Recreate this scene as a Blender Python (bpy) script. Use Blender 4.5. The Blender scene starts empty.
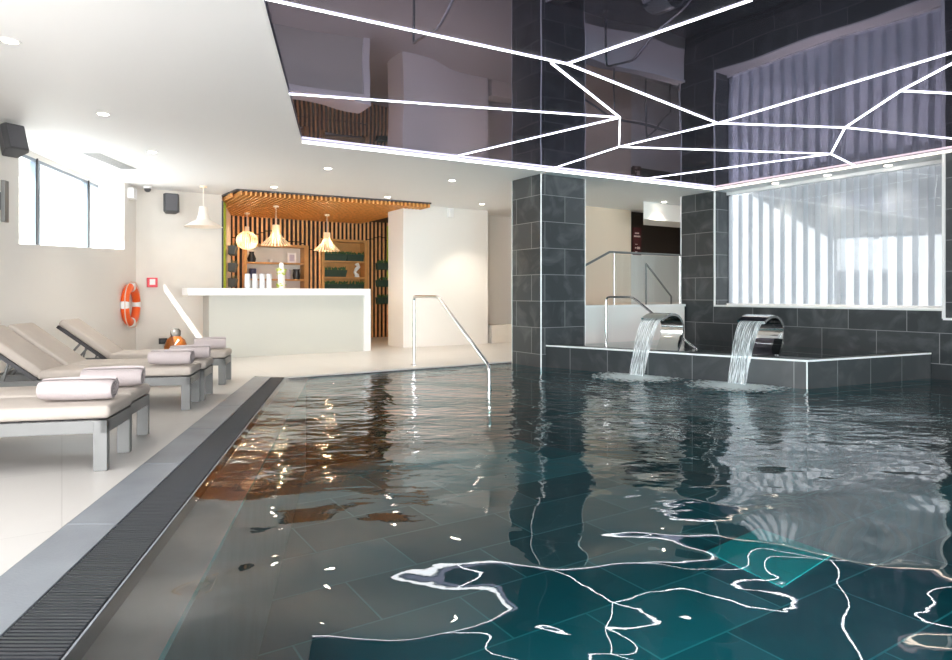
import bpy, bmesh, math, random
from mathutils import Vector, Matrix
random.seed(7)
S = bpy.context.scene
C = S.collection
PI = math.pi
F, HZ, CX, H = 650.0, 294.0, 476.0, 1.1
CEIL = 2.95
WAT = -0.03

# ------------------------------------------------------------ camera, world, light
cd = bpy.data.cameras.new('camera'); cam = bpy.data.objects.new('camera', cd); C.objects.link(cam)
cam.location = (0, 0, H); cam.rotation_euler = (PI/2, 0, 0)
cd.sensor_width = 36; cd.lens = F*36/952; cd.shift_y = -(330-HZ)/952; cd.clip_end = 200
S.camera = cam
S.view_settings.view_transform = 'Standard'; S.view_settings.look = 'None'
S.view_settings.gamma = 1; S.view_settings.use_curve_mapping = False
S.view_settings.exposure = 0.95
w = bpy.data.worlds.new('sky'); S.world = w; w.use_nodes = True
bg = w.node_tree.nodes['Background']; bg.inputs[0].default_value = (0.96, 0.98, 1, 1); bg.inputs[1].default_value = 2.3
sd = bpy.data.lights.new('sun', 'SUN'); sun = bpy.data.objects.new('sun', sd); C.objects.link(sun)
sd.energy = 9; sd.angle = 0.008; sd.color = (1, 0.96, 0.9)
sun.rotation_euler = Vector((0.328, 1.078, -0.87)).to_track_quat('-Z', 'Y').to_euler()
sun.location = (-12, -5, 8)
def area(name, loc, direction, sx, sy, power, color=(1, 1, 1)):
    l = bpy.data.lights.new(name, 'AREA'); o = bpy.data.objects.new(name, l); C.objects.link(o)
    l.shape = 'RECTANGLE'; l.size = sx; l.size_y = sy; l.energy = power; l.color = color
    o.location = loc; o.rotation_euler = Vector(direction).to_track_quat('-Z', 'Y').to_euler(); return o
def pool_fill(x, y, z, e, tx, ty):  # spots added under water to brighten the pool, no fittings shown
    l = bpy.data.lights.new('pool_fill_spot', 'SPOT'); l.energy = e; l.color = (0.7, 1, 0.98); l.shadow_soft_size = 0.15; l.spot_size = math.radians(75); l.spot_blend = 1
    o = bpy.data.objects.new('pool_fill_spot', l); C.objects.link(o); o.location = (x, y, z)
    o.rotation_euler = Vector((tx-x, ty-y, -0.55)).to_track_quat('-Z', 'Y').to_euler()
for q in ((0.7, 0.95, -0.35, 280, 0.9, 7), (2.4, 0.95, -0.35, 300, 2.3, 7), (5.4, 0.95, -0.35, 300, 4.5, 7)): pool_fill(*q)
area('window_daylight', (-6.35, 9.4, 2.35), (0.983, 0.183, -0.5), 2.6, 1.1, 30)
area('rear_fill', (-4.4, -5.6, 1.6), (0.1, 1, 0.0), 8.0, 2.4, 700)  # fill added behind the camera to brighten the room, source unseen
area('rear_fill_right', (5.5, -5.6, 1.6), (0, 1, 0.0), 8.0, 2.4, 420)  # matching fill added on the right, also out of view
area('side_fill', (-4.1, 0.9, 1.75), (0.983, 0.183, -0.45), 5.0, 1.6, 38)  # unseen side fill, added to brighten the left deck
S.cycles.use_denoising = True
S.cycles.max_bounces = 10; S.cycles.transparent_max_bounces = 16; S.cycles.diffuse_bounces = 5
S.cycles.glossy_bounces = 6; S.cycles.caustics_reflective = False; S.cycles.caustics_refractive = False
S.cycles.sample_clamp_indirect = 6

# ------------------------------------------------------------ geometry helpers
E1 = Vector((0.843, 0.537, 0)); E2 = Vector((-0.537, 0.843, 0)); UP = Vector((0, 0, 1))
def at(px, py, z=0.0):
    Y = F*(H-z)/(py-HZ); return Vector(((px-CX)/F*Y, Y, z))
def ce(px, py): return at(px, py, CEIL)
def V(x, y, z=0): return Vector((x, y, z))

class MB:
    def __init__(s): s.v = []; s.f = []
    def add(s, vs, fs):
        b = len(s.v); s.v += [Vector(p) for p in vs]; s.f += [[b+i for i in f] for f in fs]; return s
    def hexa(s, a, b):   # a: 4 bottom points, b: 4 top points
        return s.add(list(a)+list(b), [(3,2,1,0),(4,5,6,7),(0,1,5,4),(1,2,6,5),(2,3,7,6),(3,0,4,7)])
    def box(s, x0, x1, y0, y1, z0, z1):
        return s.hexa([(x0,y0,z0),(x1,y0,z0),(x1,y1,z0),(x0,y1,z0)], [(x0,y0,z1),(x1,y0,z1),(x1,y1,z1),(x0,y1,z1)])
    def obox(s, c, ax, ay, az):  # full-length axis vectors
        c = Vector(c); ax = Vector(ax)/2; ay = Vector(ay)/2; az = Vector(az)/2
        return s.hexa([c-ax-ay-az, c+ax-ay-az, c+ax+ay-az, c-ax+ay-az], [c-ax-ay+az, c+ax-ay+az, c+ax+ay+az, c-ax+ay+az])
    def prism(s, poly, z0, z1):
        n = len(poly)
        vs = [(p[0], p[1], z0) for p in poly]+[(p[0], p[1], z1) for p in poly]
        return s.add(vs, [list(range(n))[::-1], list(range(n, 2*n))]+[(i, (i+1) % n, n+(i+1) % n, n+i) for i in range(n)])
    def bar(s, a, b, w, h, up=UP):
        a = Vector(a); b = Vector(b); d = b-a; side = d.cross(up).normalized(); u = side.cross(d).normalized()
        return s.obox((a+b)/2, d, side*w, u*h)
    def tube(s, pts, r, n=10, cap=True):
        pts = [Vector(p) for p in pts]; rs = r if isinstance(r, (list, tuple)) else [r]*len(pts)
        rings = []; ref = None
        for i, p in enumerate(pts):
            if i == 0: d = pts[1]-p
            elif i == len(pts)-1: d = p-pts[i-1]
            else: d = (pts[i+1]-p).normalized()+(p-pts[i-1]).normalized()
            d.normalize()
            if ref is None: ref = d.orthogonal().normalized()
            ref = (ref-d*ref.dot(d)).normalized(); q = d.cross(ref)
            rings.append([p+(ref*math.cos(2*PI*k/n)+q*math.sin(2*PI*k/n))*rs[i] for k in range(n)])
        vs = [x for g in rings for x in g]; fs = []
        for i in range(len(pts)-1):
            for k in range(n): fs.append((i*n+k, i*n+(k+1) % n, (i+1)*n+(k+1) % n, (i+1)*n+k))
        if cap: fs.append(list(range(n))[::-1]); fs.append([(len(pts)-1)*n+k for k in range(n)])
        return s.add(vs, fs)
    def lathe(s, prof, c=(0, 0, 0), n=28):
        c = Vector(c); vs = []; fs = []
        for r, z in prof:
            for k in range(n): vs.append(c+V(r*math.cos(2*PI*k/n), r*math.sin(2*PI*k/n), z))
        for i in range(len(prof)-1):
            for k in range(n): fs.append((i*n+k, i*n+(k+1) % n, (i+1)*n+(k+1) % n, (i+1)*n+k))
        if prof[0][0] > 1e-4: fs.append(list(range(n))[::-1])
        if prof[-1][0] > 1e-4: fs.append([(len(prof)-1)*n+k for k in range(n)])
        return s.add(vs, fs)
    def ribbon(s, path, wvec, th):     # curved sheet: path of points, width vector, thickness
        path = [Vector(p) for p in path]; wv = Vector(wvec)/2; vs = []; fs = []
        for i, p in enumerate(path):
            d = (path[min(i+1, len(path)-1)]-path[max(i-1, 0)]).normalized(); nn = d.cross(wv).normalized()*th/2
            vs += [p-wv-nn, p+wv-nn, p+wv+nn, p-wv+nn]
        for i in range(len(path)-1):
            a = i*4
            for k in range(4): fs.append((a+k, a+(k+1) % 4, a+4+(k+1) % 4, a+4+k))
        fs.append((0, 1, 2, 3)); e = (len(path)-1)*4; fs.append((e+3, e+2, e+1, e))
        return s.add(vs, fs)
    def build(s, name, m, parent=None, smooth=False, bevel=0, seg=2, struct=False, xf=None, upz=False):
        me = bpy.data.meshes.new(name); vs = [xf @ p for p in s.v] if xf else s.v
        me.from_pydata([tuple(p) for p in vs], [], s.f)
        bm = bmesh.new(); bm.from_mesh(me)
        bmesh.ops.remove_doubles(bm, verts=bm.verts, dist=1e-6)
        bmesh.ops.recalc_face_normals(bm, faces=bm.faces)
        if upz:
            for f in bm.faces:
                if f.normal.z < 0: f.normal_flip()
        uv = bm.loops.layers.uv.new('UVMap')
        for f in bm.faces:
            n = f.normal
            if abs(n.z) > 0.7: a, b = E1, E2
            else: a = V(-n.y, n.x).normalized(); b = UP
            for l in f.loops: l[uv].uv = (l.vert.co.dot(a), l.vert.co.dot(b))
            f.smooth = smooth
        bm.to_mesh(me); bm.free()
        me.materials.append(m)
        o = bpy.data.objects.new(name, me); C.objects.link(o)
        if parent: o.parent = parent
        if bevel:
            b = o.modifiers.new('bevel', 'BEVEL'); b.width = bevel; b.segments = seg; b.limit_method = 'ANGLE'; b.angle_limit = math.radians(40)
        if smooth and not bevel:
            try: me.set_sharp_from_angle(angle=math.radians(40))
            except Exception: pass
        if struct: o['kind'] = 'structure'
        return o
def tag(o, label, cat, group=None, kind=None):
    o['label'] = label; o['category'] = cat
    if group: o['group'] = group
    if kind: o['kind'] = kind
    return o
def thing(name, label, cat, loc=(0, 0, 0), rz=0, group=None):
    o = bpy.data.objects.new(name, None); C.objects.link(o); o.location = loc; o.rotation_euler = (0, 0, rz)
    o.empty_display_size = 0.1
    return tag(o, label, cat, group)
def kids(o): return [c for c in bpy.data.objects if c.parent == o]
def dup(o, loc=None, rz=None, label=None, parent=None):
    c = o.copy(); C.objects.link(c)
    if parent: c.parent = parent
    if loc is not None: c.location = loc
    if rz is not None: c.rotation_euler = (0, 0, rz)
    if label: c['label'] = label
    for k in kids(o): dup(k, parent=c)
    return c

# ------------------------------------------------------------ materials
def nt(name):
    m = bpy.data.materials.new(name); m.use_nodes = True; t = m.node_tree
    return m, t, t.nodes['Principled BSDF'], t.nodes['Material Output']
def mat(name, col, rough=0.5, metal=0, var=0.0, vscale=4, bump=0, bscale=60, emit=None, es=0, trans=0, spec=None, sub=0):
    m, t, p, out = nt(name); N = t.nodes.new; L = t.links.new
    p.inputs['Base Color'].default_value = (*col, 1); p.inputs['Roughness'].default_value = rough; p.inputs['Metallic'].default_value = metal
    if spec is not None: p.inputs['Specular IOR Level'].default_value = spec
    if emit: p.inputs['Emission Color'].default_value = (*emit, 1); p.inputs['Emission Strength'].default_value = es
    if trans: p.inputs['Transmission Weight'].default_value = trans
    if var or bump:
        tc = N('ShaderNodeTexCoord')
        if var:
            n = N('ShaderNodeTexNoise'); n.inputs['Scale'].default_value = vscale; n.inputs['Detail'].default_value = 5
            r = N('ShaderNodeMapRange'); r.inputs['To Min'].default_value = 1-var; r.inputs['To Max'].default_value = 1+var
            r.inputs['From Min'].default_value = 0.3; r.inputs['From Max'].default_value = 0.7
            x = N('ShaderNodeVectorMath'); x.operation = 'SCALE'; x.inputs[0].default_value = col
            L(tc.outputs['Object'], n.inputs['Vector']); L(n.outputs['Fac'], r.inputs['Value']); L(r.outputs[0], x.inputs['Scale']); L(x.outputs[0], p.inputs['Base Color'])
        if bump:
            n2 = N('ShaderNodeTexNoise'); n2.inputs['Scale'].default_value = bscale; n2.inputs['Detail'].default_value = 3
            b = N('ShaderNodeBump'); b.inputs['Strength'].default_value = bump; b.inputs['Distance'].default_value = 0.01
            L(tc.outputs['Object'], n2.inputs['Vector']); L(n2.outputs['Fac'], b.inputs['Height']); L(b.outputs[0], p.inputs['Normal'])
    return m
def tiles(name, c1, c2, grout, bw, bh, rough, gw=0.006, vein=(0.3, 0.32, 0.34), veinamt=0.25, off=(0, 0), stagger=0.5, bias=-0.2):
    m, t, p, out = nt(name); N = t.nodes.new; L = t.links.new
    uv = N('ShaderNodeUVMap'); mp = N('ShaderNodeMapping'); mp.inputs['Location'].default_value = (off[0], off[1], 0)
    br = N('ShaderNodeTexBrick'); br.offset = stagger; br.inputs['Scale'].default_value = 1; br.inputs['Brick Width'].default_value = bw
    br.inputs['Row Height'].default_value = bh; br.inputs['Mortar Size'].default_value = gw; br.inputs['Mortar Smooth'].default_value = 0.1
    br.inputs['Color1'].default_value = (*c1, 1); br.inputs['Color2'].default_value = (*c2, 1); br.inputs['Mortar'].default_value = (*grout, 1); br.inputs['Bias'].default_value = bias
    L(uv.outputs[0], mp.inputs[0]); L(mp.outputs[0], br.inputs['Vector'])
    n = N('ShaderNodeTexNoise'); n.inputs['Scale'].default_value = 2.2; n.inputs['Detail'].default_value = 8; n.inputs['Distortion'].default_value = 1.6
    tc = N('ShaderNodeTexCoord'); L(tc.outputs['Object'], n.inputs['Vector'])
    cr = N('ShaderNodeValToRGB'); cr.color_ramp.elements[0].position = 0.48; cr.color_ramp.elements[0].color = (0, 0, 0, 1)
    cr.color_ramp.elements[1].position = 0.8; cr.color_ramp.elements[1].color = (1, 1, 1, 1); L(n.outputs['Fac'], cr.inputs[0])
    ml = N('ShaderNodeMath'); ml.operation = 'MULTIPLY'; ml.inputs[1].default_value = veinamt; L(cr.outputs[0], ml.inputs[0])
    mx = N('ShaderNodeMix'); mx.data_type = 'RGBA'; mx.inputs[7].default_value = (*vein, 1)
    L(ml.outputs[0], mx.inputs[0]); L(br.outputs['Color'], mx.inputs[6]); L(mx.outputs[2], p.inputs['Base Color'])
    p.inputs['Roughness'].default_value = rough
    b = N('ShaderNodeBump'); b.inputs['Strength'].default_value = 0.25; b.inputs['Distance'].default_value = 0.004
    inv = N('ShaderNodeMath'); inv.operation = 'MULTIPLY_ADD'; inv.inputs[1].default_value = -1.0; L(br.outputs['Fac'], inv.inputs[0]); L(n.outputs['Fac'], inv.inputs[2])
    L(inv.outputs[0], b.inputs['Height']); L(b.outputs[0], p.inputs['Normal'])
    return m
def emis(name, col, s):
    m, t, p, out = nt(name); e = t.nodes.new('ShaderNodeEmission'); e.inputs[0].default_value = (*col, 1); e.inputs[1].default_value = s
    t.links.new(e.outputs[0], out.inputs[0]); return m
def clear_glass(name, tint=(0.95, 0.97, 0.97), ior=1.45, refl=1.0, rough=0.0):
    m, t, p, out = nt(name); N = t.nodes.new; L = t.links.new
    tr = N('ShaderNodeBsdfTransparent'); tr.inputs[0].default_value = (*tint, 1)
    g = N('ShaderNodeBsdfGlossy'); g.inputs['Roughness'].default_value = rough; g.inputs[0].default_value = (refl, refl, refl, 1)
    f = N('ShaderNodeFresnel'); f.inputs[0].default_value = ior
    ge = N('ShaderNodeNewGeometry'); iv = N('ShaderNodeMath'); iv.operation = 'SUBTRACT'; iv.inputs[0].default_value = 1; L(ge.outputs['Backfacing'], iv.inputs[1])
    mu = N('ShaderNodeMath'); mu.operation = 'MULTIPLY'; L(iv.outputs[0], mu.inputs[0]); L(f.outputs[0], mu.inputs[1])
    x = N('ShaderNodeMixShader'); L(mu.outputs[0], x.inputs[0]); L(tr.outputs[0], x.inputs[1]); L(g.outputs[0], x.inputs[2]); L(x.outputs[0], out.inputs[0])
    return m
M = {}
M['white'] = mat('white_plaster', (0.86, 0.86, 0.85), 0.6, spec=0.2)
M['ceil'] = mat('ceiling_paint', (0.88, 0.885, 0.89), 0.6, spec=0.2)
M['cream'] = mat('cream_plaster', (0.74, 0.71, 0.66), 0.6, var=0.02, spec=0.2)
M['offwhite'] = mat('off_white_plaster', (0.84, 0.82, 0.79), 0.6, spec=0.2)
M['beige'] = mat('beige_wall', (0.80, 0.66, 0.53), 0.6, spec=0.2)
M['floor'] = tiles('pale_floor_stone', (0.56, 0.54, 0.52), (0.53, 0.51, 0.49), (0.47, 0.45, 0.43), 1.2, 1.2, 0.35, 0.003, (0.6, 0.585, 0.57), 0.2, stagger=0)
M['slate'] = tiles('slate_tile', (0.02, 0.026, 0.03), (0.055, 0.062, 0.066), (0.22, 0.23, 0.235), 0.80, 0.41, 0.32, 0.005, (0.15, 0.16, 0.165), 0.5, off=(0.12, 0.24))
M['basin'] = tiles('basin_slate_tile', (0.028, 0.034, 0.038), (0.065, 0.07, 0.075), (0.2, 0.21, 0.215), 0.62, 0.41, 0.32, 0.005, (0.13, 0.13, 0.135), 0.4, off=(0.1, 0.1), stagger=0)
M['coping'] = mat('grey_stone_coping', (0.2, 0.22, 0.25), 0.4, var=0.15, vscale=3, bump=0.08, bscale=80)
M['pooltile'] = tiles('pool_floor_tile', (0.08, 0.17, 0.19), (0.3, 0.42, 0.45), (0.36, 0.6, 0.6), 1.3, 0.72, 0.5, 0.008, (0.12, 0.3, 0.31), 0.35)
M['liptile'] = mat('wet_grey_lip_stone', (0.42, 0.43, 0.43), 0.4, var=0.12, vscale=5)
M['teal'] = mat('bright_teal_panel', (0.15, 0.95, 0.88), 0.4)
M['dark'] = mat('dark_gap', (0.012, 0.012, 0.014), 0.6)
M['grate'] = mat('grate_plastic', (0.03, 0.034, 0.041), 0.6)
M['trim'] = mat('white_edge_profile', (0.82, 0.83, 0.83), 0.35)
M['steel'] = mat('brushed_steel', (0.78, 0.79, 0.79), 0.14, 1)
M['chrome'] = mat('polished_steel', (0.7, 0.72, 0.72), 0.05, 1)
M['alu'] = mat('grey_powder_coat', (0.2, 0.205, 0.205), 0.4, 0.3)
M['winframe'] = mat('blue_grey_window_frame', (0.2, 0.25, 0.31), 0.4, 0.0)
M['mattress'] = mat('beige_mattress_fabric', (0.47, 0.42, 0.38), 0.9, bump=0.25, bscale=250, var=0.03, vscale=8)
M['towel'] = mat('towel_terry', (0.50, 0.445, 0.45), 1.0, bump=0.6, bscale=180, spec=0.05)
M['wood'] = mat('warm_slat_wood', (0.78, 0.36, 0.10), 0.45, var=0.2, vscale=9)
M['woodwall'] = mat('light_slat_wood', (0.85, 0.47, 0.2), 0.5, var=0.15, vscale=9)
M['wood2'] = mat('orange_shelf_wood', (0.58, 0.30, 0.10), 0.5, var=0.08, vscale=6)
M['woodpale'] = mat('pale_veneer', (0.86, 0.70, 0.52), 0.5, emit=(1, 0.72, 0.45), es=0.06)  # faint glow put into the veneer, as if the bulb shone through
M['paleshade'] = mat('ivory_shade', (0.88, 0.82, 0.74), 0.5)
M['darkwood'] = mat('dark_backing', (0.03, 0.012, 0.006), 0.7)
M['black'] = mat('black_plastic', (0.02, 0.02, 0.022), 0.4)
M['speaker'] = mat('charcoal_speaker', (0.06, 0.06, 0.065), 0.5)
M['grille'] = mat('speaker_grille', (0.09, 0.09, 0.1), 0.5, bump=0.4, bscale=400)
M['counter'] = mat('counter_plaster', (0.60, 0.60, 0.55), 0.55, spec=0.3)
M['countertop'] = mat('white_solid_surface', (0.9, 0.9, 0.9), 0.3)
M['cupwhite'] = mat('cup_white', (0.66, 0.67, 0.7), 0.4)
M['capglass'] = mat('cloudy_glass', (0.13, 0.12, 0.11), 0.15)
M['red'] = mat('red_plastic', (0.8, 0.06, 0.09), 0.4)
M['orange'] = mat('orange_buoy', (0.9, 0.12, 0.01), 0.4)
M['rope'] = mat('rope', (0.8, 0.6, 0.5), 0.8)
M['green'] = mat('dark_green_felt', (0.035, 0.07, 0.05), 0.8)
M['greyfelt'] = mat('grey_felt', (0.1, 0.11, 0.115), 0.8)
M['leaf'] = mat('leaf_green', (0.06, 0.14, 0.05), 0.5)
M['lime'] = mat('lime_strip', (0.5, 0.62, 0.03), 0.5)
M['amber'] = mat('amber_wicker', (0.3, 0.085, 0.01), 0.3, var=0.35, vscale=60)
M['brownpanel'] = mat('dark_brown_panel', (0.022, 0.013, 0.008), 0.35)
M['signred'] = mat('maroon_sign', (0.07, 0.008, 0.01), 0.5)
M['signwhite'] = mat('sign_letter', (0.8, 0.6, 0.55), 0.6)
M['led'] = emis('led_white', (0.93, 0.97, 1.0), 5)
M['ledsoft'] = emis('led_edge', (0.95, 0.97, 1.0), 3.0)
M['ledwarm'] = emis('led_edge_warm', (1, 0.85, 0.7), 2.6)  # warm tint put in to echo the downlights above the blind
M['lamp'] = emis('downlight_lens', (1, 0.9, 0.75), 14)
M['bulb'] = emis('warm_bulb', (1, 0.55, 0.15), 3)
M['glass'] = clear_glass('pane', (0.93, 0.96, 0.97))
M['winglass'] = clear_glass('shaded_pane', (0.86, 0.88, 0.9), 1.5)
M['blueitem'] = mat('navy_item', (0.03, 0.04, 0.12), 0.5)
M['lilac'] = mat('lilac_item', (0.6, 0.55, 0.65), 0.5)
M['outside'] = mat('outdoor_paving', (0.5, 0.5, 0.5), 0.8)
M['awning'] = mat('grey_awning', (0.35, 0.36, 0.38), 0.8)

def membrane():
    m, t, p, out = nt('glossy_stretch_membrane'); N = t.nodes.new; L = t.links.new
    p.inputs['Base Color'].default_value = (0.012, 0.009, 0.02, 1); p.inputs['Roughness'].default_value = 0.6
    g = N('ShaderNodeBsdfGlossy'); g.inputs['Roughness'].default_value = 0.012; g.inputs[0].default_value = (0.38, 0.35, 0.48, 1)
    f = N('ShaderNodeLayerWeight'); f.inputs['Blend'].default_value = 0.35
    r = N('ShaderNodeMapRange'); r.inputs['To Min'].default_value = 0.05; r.inputs['To Max'].default_value = 0.78
    L(f.outputs['Facing'], r.inputs['Value'])
    tc = N('ShaderNodeTexCoord'); n = N('ShaderNodeTexNoise'); n.inputs['Scale'].default_value = 0.7; n.inputs['Detail'].default_value = 1
    b = N('ShaderNodeBump'); b.inputs['Strength'].default_value = 0.22; b.inputs['Distance'].default_value = 0.04
    L(tc.outputs['Object'], n.inputs['Vector']); L(n.outputs['Fac'], b.inputs['Height']); L(b.outputs[0], g.inputs['Normal'])
    x = N('ShaderNodeMixShader'); L(r.outputs[0], x.inputs[0]); L(p.outputs[0], x.inputs[1]); L(g.outputs[0], x.inputs[2]); L(x.outputs[0], out.inputs[0])
    return m
M['membrane'] = membrane()

SPL = [Vector((2.11, 8.84, 0)), Vector((3.14, 8.01, 0))]     # where the two falls land
def water(name, tint, jets):
    m, t, p, out = nt(name); N = t.nodes.new; L = t.links.new
    tc = N('ShaderNodeTexCoord')
    def noise(sc, det, dist, stretch=(1, 1, 1)):
        mp = N('ShaderNodeMapping'); mp.inputs['Scale'].default_value = stretch; mp.inputs['Location'].default_value = (4.7, 2.3, 0); L(tc.outputs['Object'], mp.inputs[0])
        n = N('ShaderNodeTexNoise'); n.inputs['Scale'].default_value = sc; n.inputs['Detail'].default_value = det; n.inputs['Distortion'].default_value = dist
        L(mp.outputs[0], n.inputs['Vector']); return n.outputs['Fac']
    def mul(a, b):
        x = N('ShaderNodeMath'); x.operation = 'MULTIPLY'
        for i, q in enumerate((a, b)):
            if isinstance(q, (int, float)): x.inputs[i].default_value = q
            else: L(q, x.inputs[i])
        return x.outputs[0]
    def addn(a, b):
        x = N('ShaderNodeMath'); x.operation = 'ADD'; L(a, x.inputs[0]); L(b, x.inputs[1]); return x.outputs[0]
    sp = N('ShaderNodeSeparateXYZ'); L(tc.outputs['Object'], sp.inputs[0])
    far = N('ShaderNodeMapRange'); far.inputs['From Min'].default_value = 3.1; far.inputs['From Max'].default_value = 6.0
    far.inputs['To Min'].default_value = 0.015; far.inputs['To Max'].default_value = 1.0; L(sp.outputs['Y'], far.inputs['Value'])
    h = mul(noise(1.15, 0.0, 0.3, (0.8, 1.2, 1)), 0.034)
    h = addn(h, mul(mul(noise(7, 1, 0.5, (0.7, 1.2, 1)), 0.014), far.outputs[0]))
    h = addn(h, mul(noise(2.6, 0, 0.4), 0.0105))
    h = addn(h, mul(mul(noise(22, 2, 0.3), 0.0022), far.outputs[0]))
    for j in jets:
        d = N('ShaderNodeVectorMath'); d.operation = 'DISTANCE'; L(tc.outputs['Object'], d.inputs[0]); d.inputs[1].default_value = j
        s = N('ShaderNodeMath'); s.operation = 'SINE'; L(addn(mul(d.outputs['Value'], 34), mul(noise(3, 1, 0), 6)), s.inputs[0])
        e = N('ShaderNodeMapRange'); e.inputs['From Min'].default_value = 0.1; e.inputs['From Max'].default_value = 2.2
        e.inputs['To Min'].default_value = 0.004; e.inputs['To Max'].default_value = 0.0; L(d.outputs['Value'], e.inputs['Value'])
        h = addn(h, mul(s.outputs[0], e.outputs[0]))
    b = N('ShaderNodeBump'); b.inputs['Strength'].default_value = 1.0; b.inputs['Distance'].default_value = 1.0; L(h, b.inputs['Height'])
    tr = N('ShaderNodeBsdfTransparent'); tr.inputs[0].default_value = (*tint, 1)
    g = N('ShaderNodeBsdfGlossy'); g.inputs['Roughness'].default_value = 0.01; g.inputs[0].default_value = (1, 1, 1, 1)
    L(b.outputs[0], g.inputs['Normal'])
    f = N('ShaderNodeFresnel'); f.inputs[0].default_value = 1.75; L(b.outputs[0], f.inputs['Normal'])
    x = N('ShaderNodeMixShader'); L(f.outputs[0], x.inputs[0]); L(tr.outputs[0], x.inputs[1]); L(g.outputs[0], x.inputs[2]); L(x.outputs[0], out.inputs[0])
    return m
M['water'] = water('pool_water_surface', (0.10, 0.70, 0.82), SPL)
M['shallow'] = water('shallow_water_surface', (0.95, 0.97, 0.97), SPL)
M['basinwater'] = water('basin_water_surface', (0.5, 0.8, 0.8), [])

def sheet_mat():
    m, t, p, out = nt('falling_water'); N = t.nodes.new; L = t.links.new
    tr = N('ShaderNodeBsdfTransparent'); tr.inputs[0].default_value = (0.92, 0.96, 0.97, 1)
    df = N('ShaderNodeBsdfDiffuse'); df.inputs[0].default_value = (0.9, 0.93, 0.95, 1)
    tl = N('ShaderNodeBsdfTranslucent'); tl.inputs[0].default_value = (0.9, 0.93, 0.95, 1)
    a = N('ShaderNodeAddShader'); L(df.outputs[0], a.inputs[0]); L(tl.outputs[0], a.inputs[1])
    uv = N('ShaderNodeUVMap'); mp = N('ShaderNodeMapping'); mp.inputs['Scale'].default_value = (90, 5, 1); L(uv.outputs[0], mp.inputs[0])
    n = N('ShaderNodeTexNoise'); n.inputs['Scale'].default_value = 1; n.inputs['Detail'].default_value = 3; L(mp.outputs[0], n.inputs['Vector'])
    r = N('ShaderNodeMapRange'); r.inputs['From Min'].default_value = 0.42; r.inputs['From Max'].default_value = 0.68; r.inputs['To Min'].default_value = 0.15; r.inputs['To Max'].default_value = 0.85
    L(n.outputs['Fac'], r.inputs['Value'])
    x = N('ShaderNodeMixShader'); L(r.outputs[0], x.inputs[0]); L(tr.outputs[0], x.inputs[1]); L(a.outputs[0], x.inputs[2]); L(x.outputs[0], out.inputs[0])
    return m
M['sheet'] = sheet_mat()
def foam_mat():
    m, t, p, out = nt('foam'); N = t.nodes.new; L = t.links.new
    tr = N('ShaderNodeBsdfTransparent'); df = N('ShaderNodeBsdfDiffuse'); df.inputs[0].default_value = (0.8, 0.9, 0.92, 1)
    tc = N('ShaderNodeTexCoord'); n = N('ShaderNodeTexNoise'); n.inputs['Scale'].default_value = 16; n.inputs['Detail'].default_value = 5; L(tc.outputs['Object'], n.inputs['Vector'])
    ln = N('ShaderNodeVectorMath'); ln.operation = 'LENGTH'; L(tc.outputs['Object'], ln.inputs[0])
    q = N('ShaderNodeMath'); q.operation = 'MULTIPLY_ADD'; q.inputs[1].default_value = -0.8; L(ln.outputs['Value'], q.inputs[0]); L(n.outputs['Fac'], q.inputs[2])
    r = N('ShaderNodeMapRange'); r.inputs['From Min'].default_value = 0.03; r.inputs['From Max'].default_value = 0.2; r.inputs['To Max'].default_value = 0.95; L(q.outputs[0], r.inputs['Value'])
    x = N('ShaderNodeMixShader'); L(r.outputs[0], x.inputs[0]); L(tr.outputs[0], x.inputs[1]); L(df.outputs[0], x.inputs[2]); L(x.outputs[0], out.inputs[0])
    return m
M['foam'] = foam_mat()
def vane_mat(nm, op, col, tm):
    m, t, p, out = nt(nm); N = t.nodes.new; L = t.links.new
    tr = N('ShaderNodeBsdfTransparent'); df = N('ShaderNodeBsdfDiffuse'); df.inputs[0].default_value = (*col, 1)
    tl = N('ShaderNodeBsdfTranslucent'); tl.inputs[0].default_value = (*col, 1)
    a = N('ShaderNodeMixShader'); a.inputs[0].default_value = tm; L(df.outputs[0], a.inputs[1]); L(tl.outputs[0], a.inputs[2])
    x = N('ShaderNodeMixShader'); x.inputs[0].default_value = op; L(tr.outputs[0], x.inputs[1]); L(a.outputs[0], x.inputs[2]); L(x.outputs[0], out.inputs[0])
    return m
M['vane'] = vane_mat('sheer_vane', 0.55, (0.66, 0.67, 0.68), 0.6); M['overlap_stripe'] = vane_mat('vane_overlap_stripe', 0.97, (0.96, 0.97, 0.98), 0.85)  # second one is opaque white, for the brighter overlaps between vanes

# ------------------------------------------------------------ key plan points
P2 = ce(301.5, 142.6); P3 = ce(715, 190); P4 = ce(952, 151.5)
dW = (P4-P3).normalized(); nW = V(-dW.y, dW.x); nW = nW if nW.x > 0 else -nW
W0 = P3+nW*0.1
def WP(t, d, z): p = W0+dW*t+nW*d; return V(p.x, p.y, z)
def GR(y): return V(-1.249-0.1928*(y-1.966), y)
def GL(y): return V(-1.53-0.182*(y-2.09), y)
def OUT(y): return V(-1.856-0.18*(y-2.535), y)
def LIP(y): return GR(y)+V(0.27, 0)
def WL(y, d=0): return V(-3.82-0.186*y-0.983*d, y-0.183*d)
Y0, Y1 = 0.9, 8.61
K = V(-2.53, 8.61)
A = V(0.998, 9.98); B = A+E1*0.9; Cc = B+E2*0.763; D = A+E2*0.763
SB = A+E1*0.1; CB = V(3.93, 7.72); EB = V(6.10, 8.72)
WEND = WP(-0.848, 0, 0)
FLB = -1.25

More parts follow.
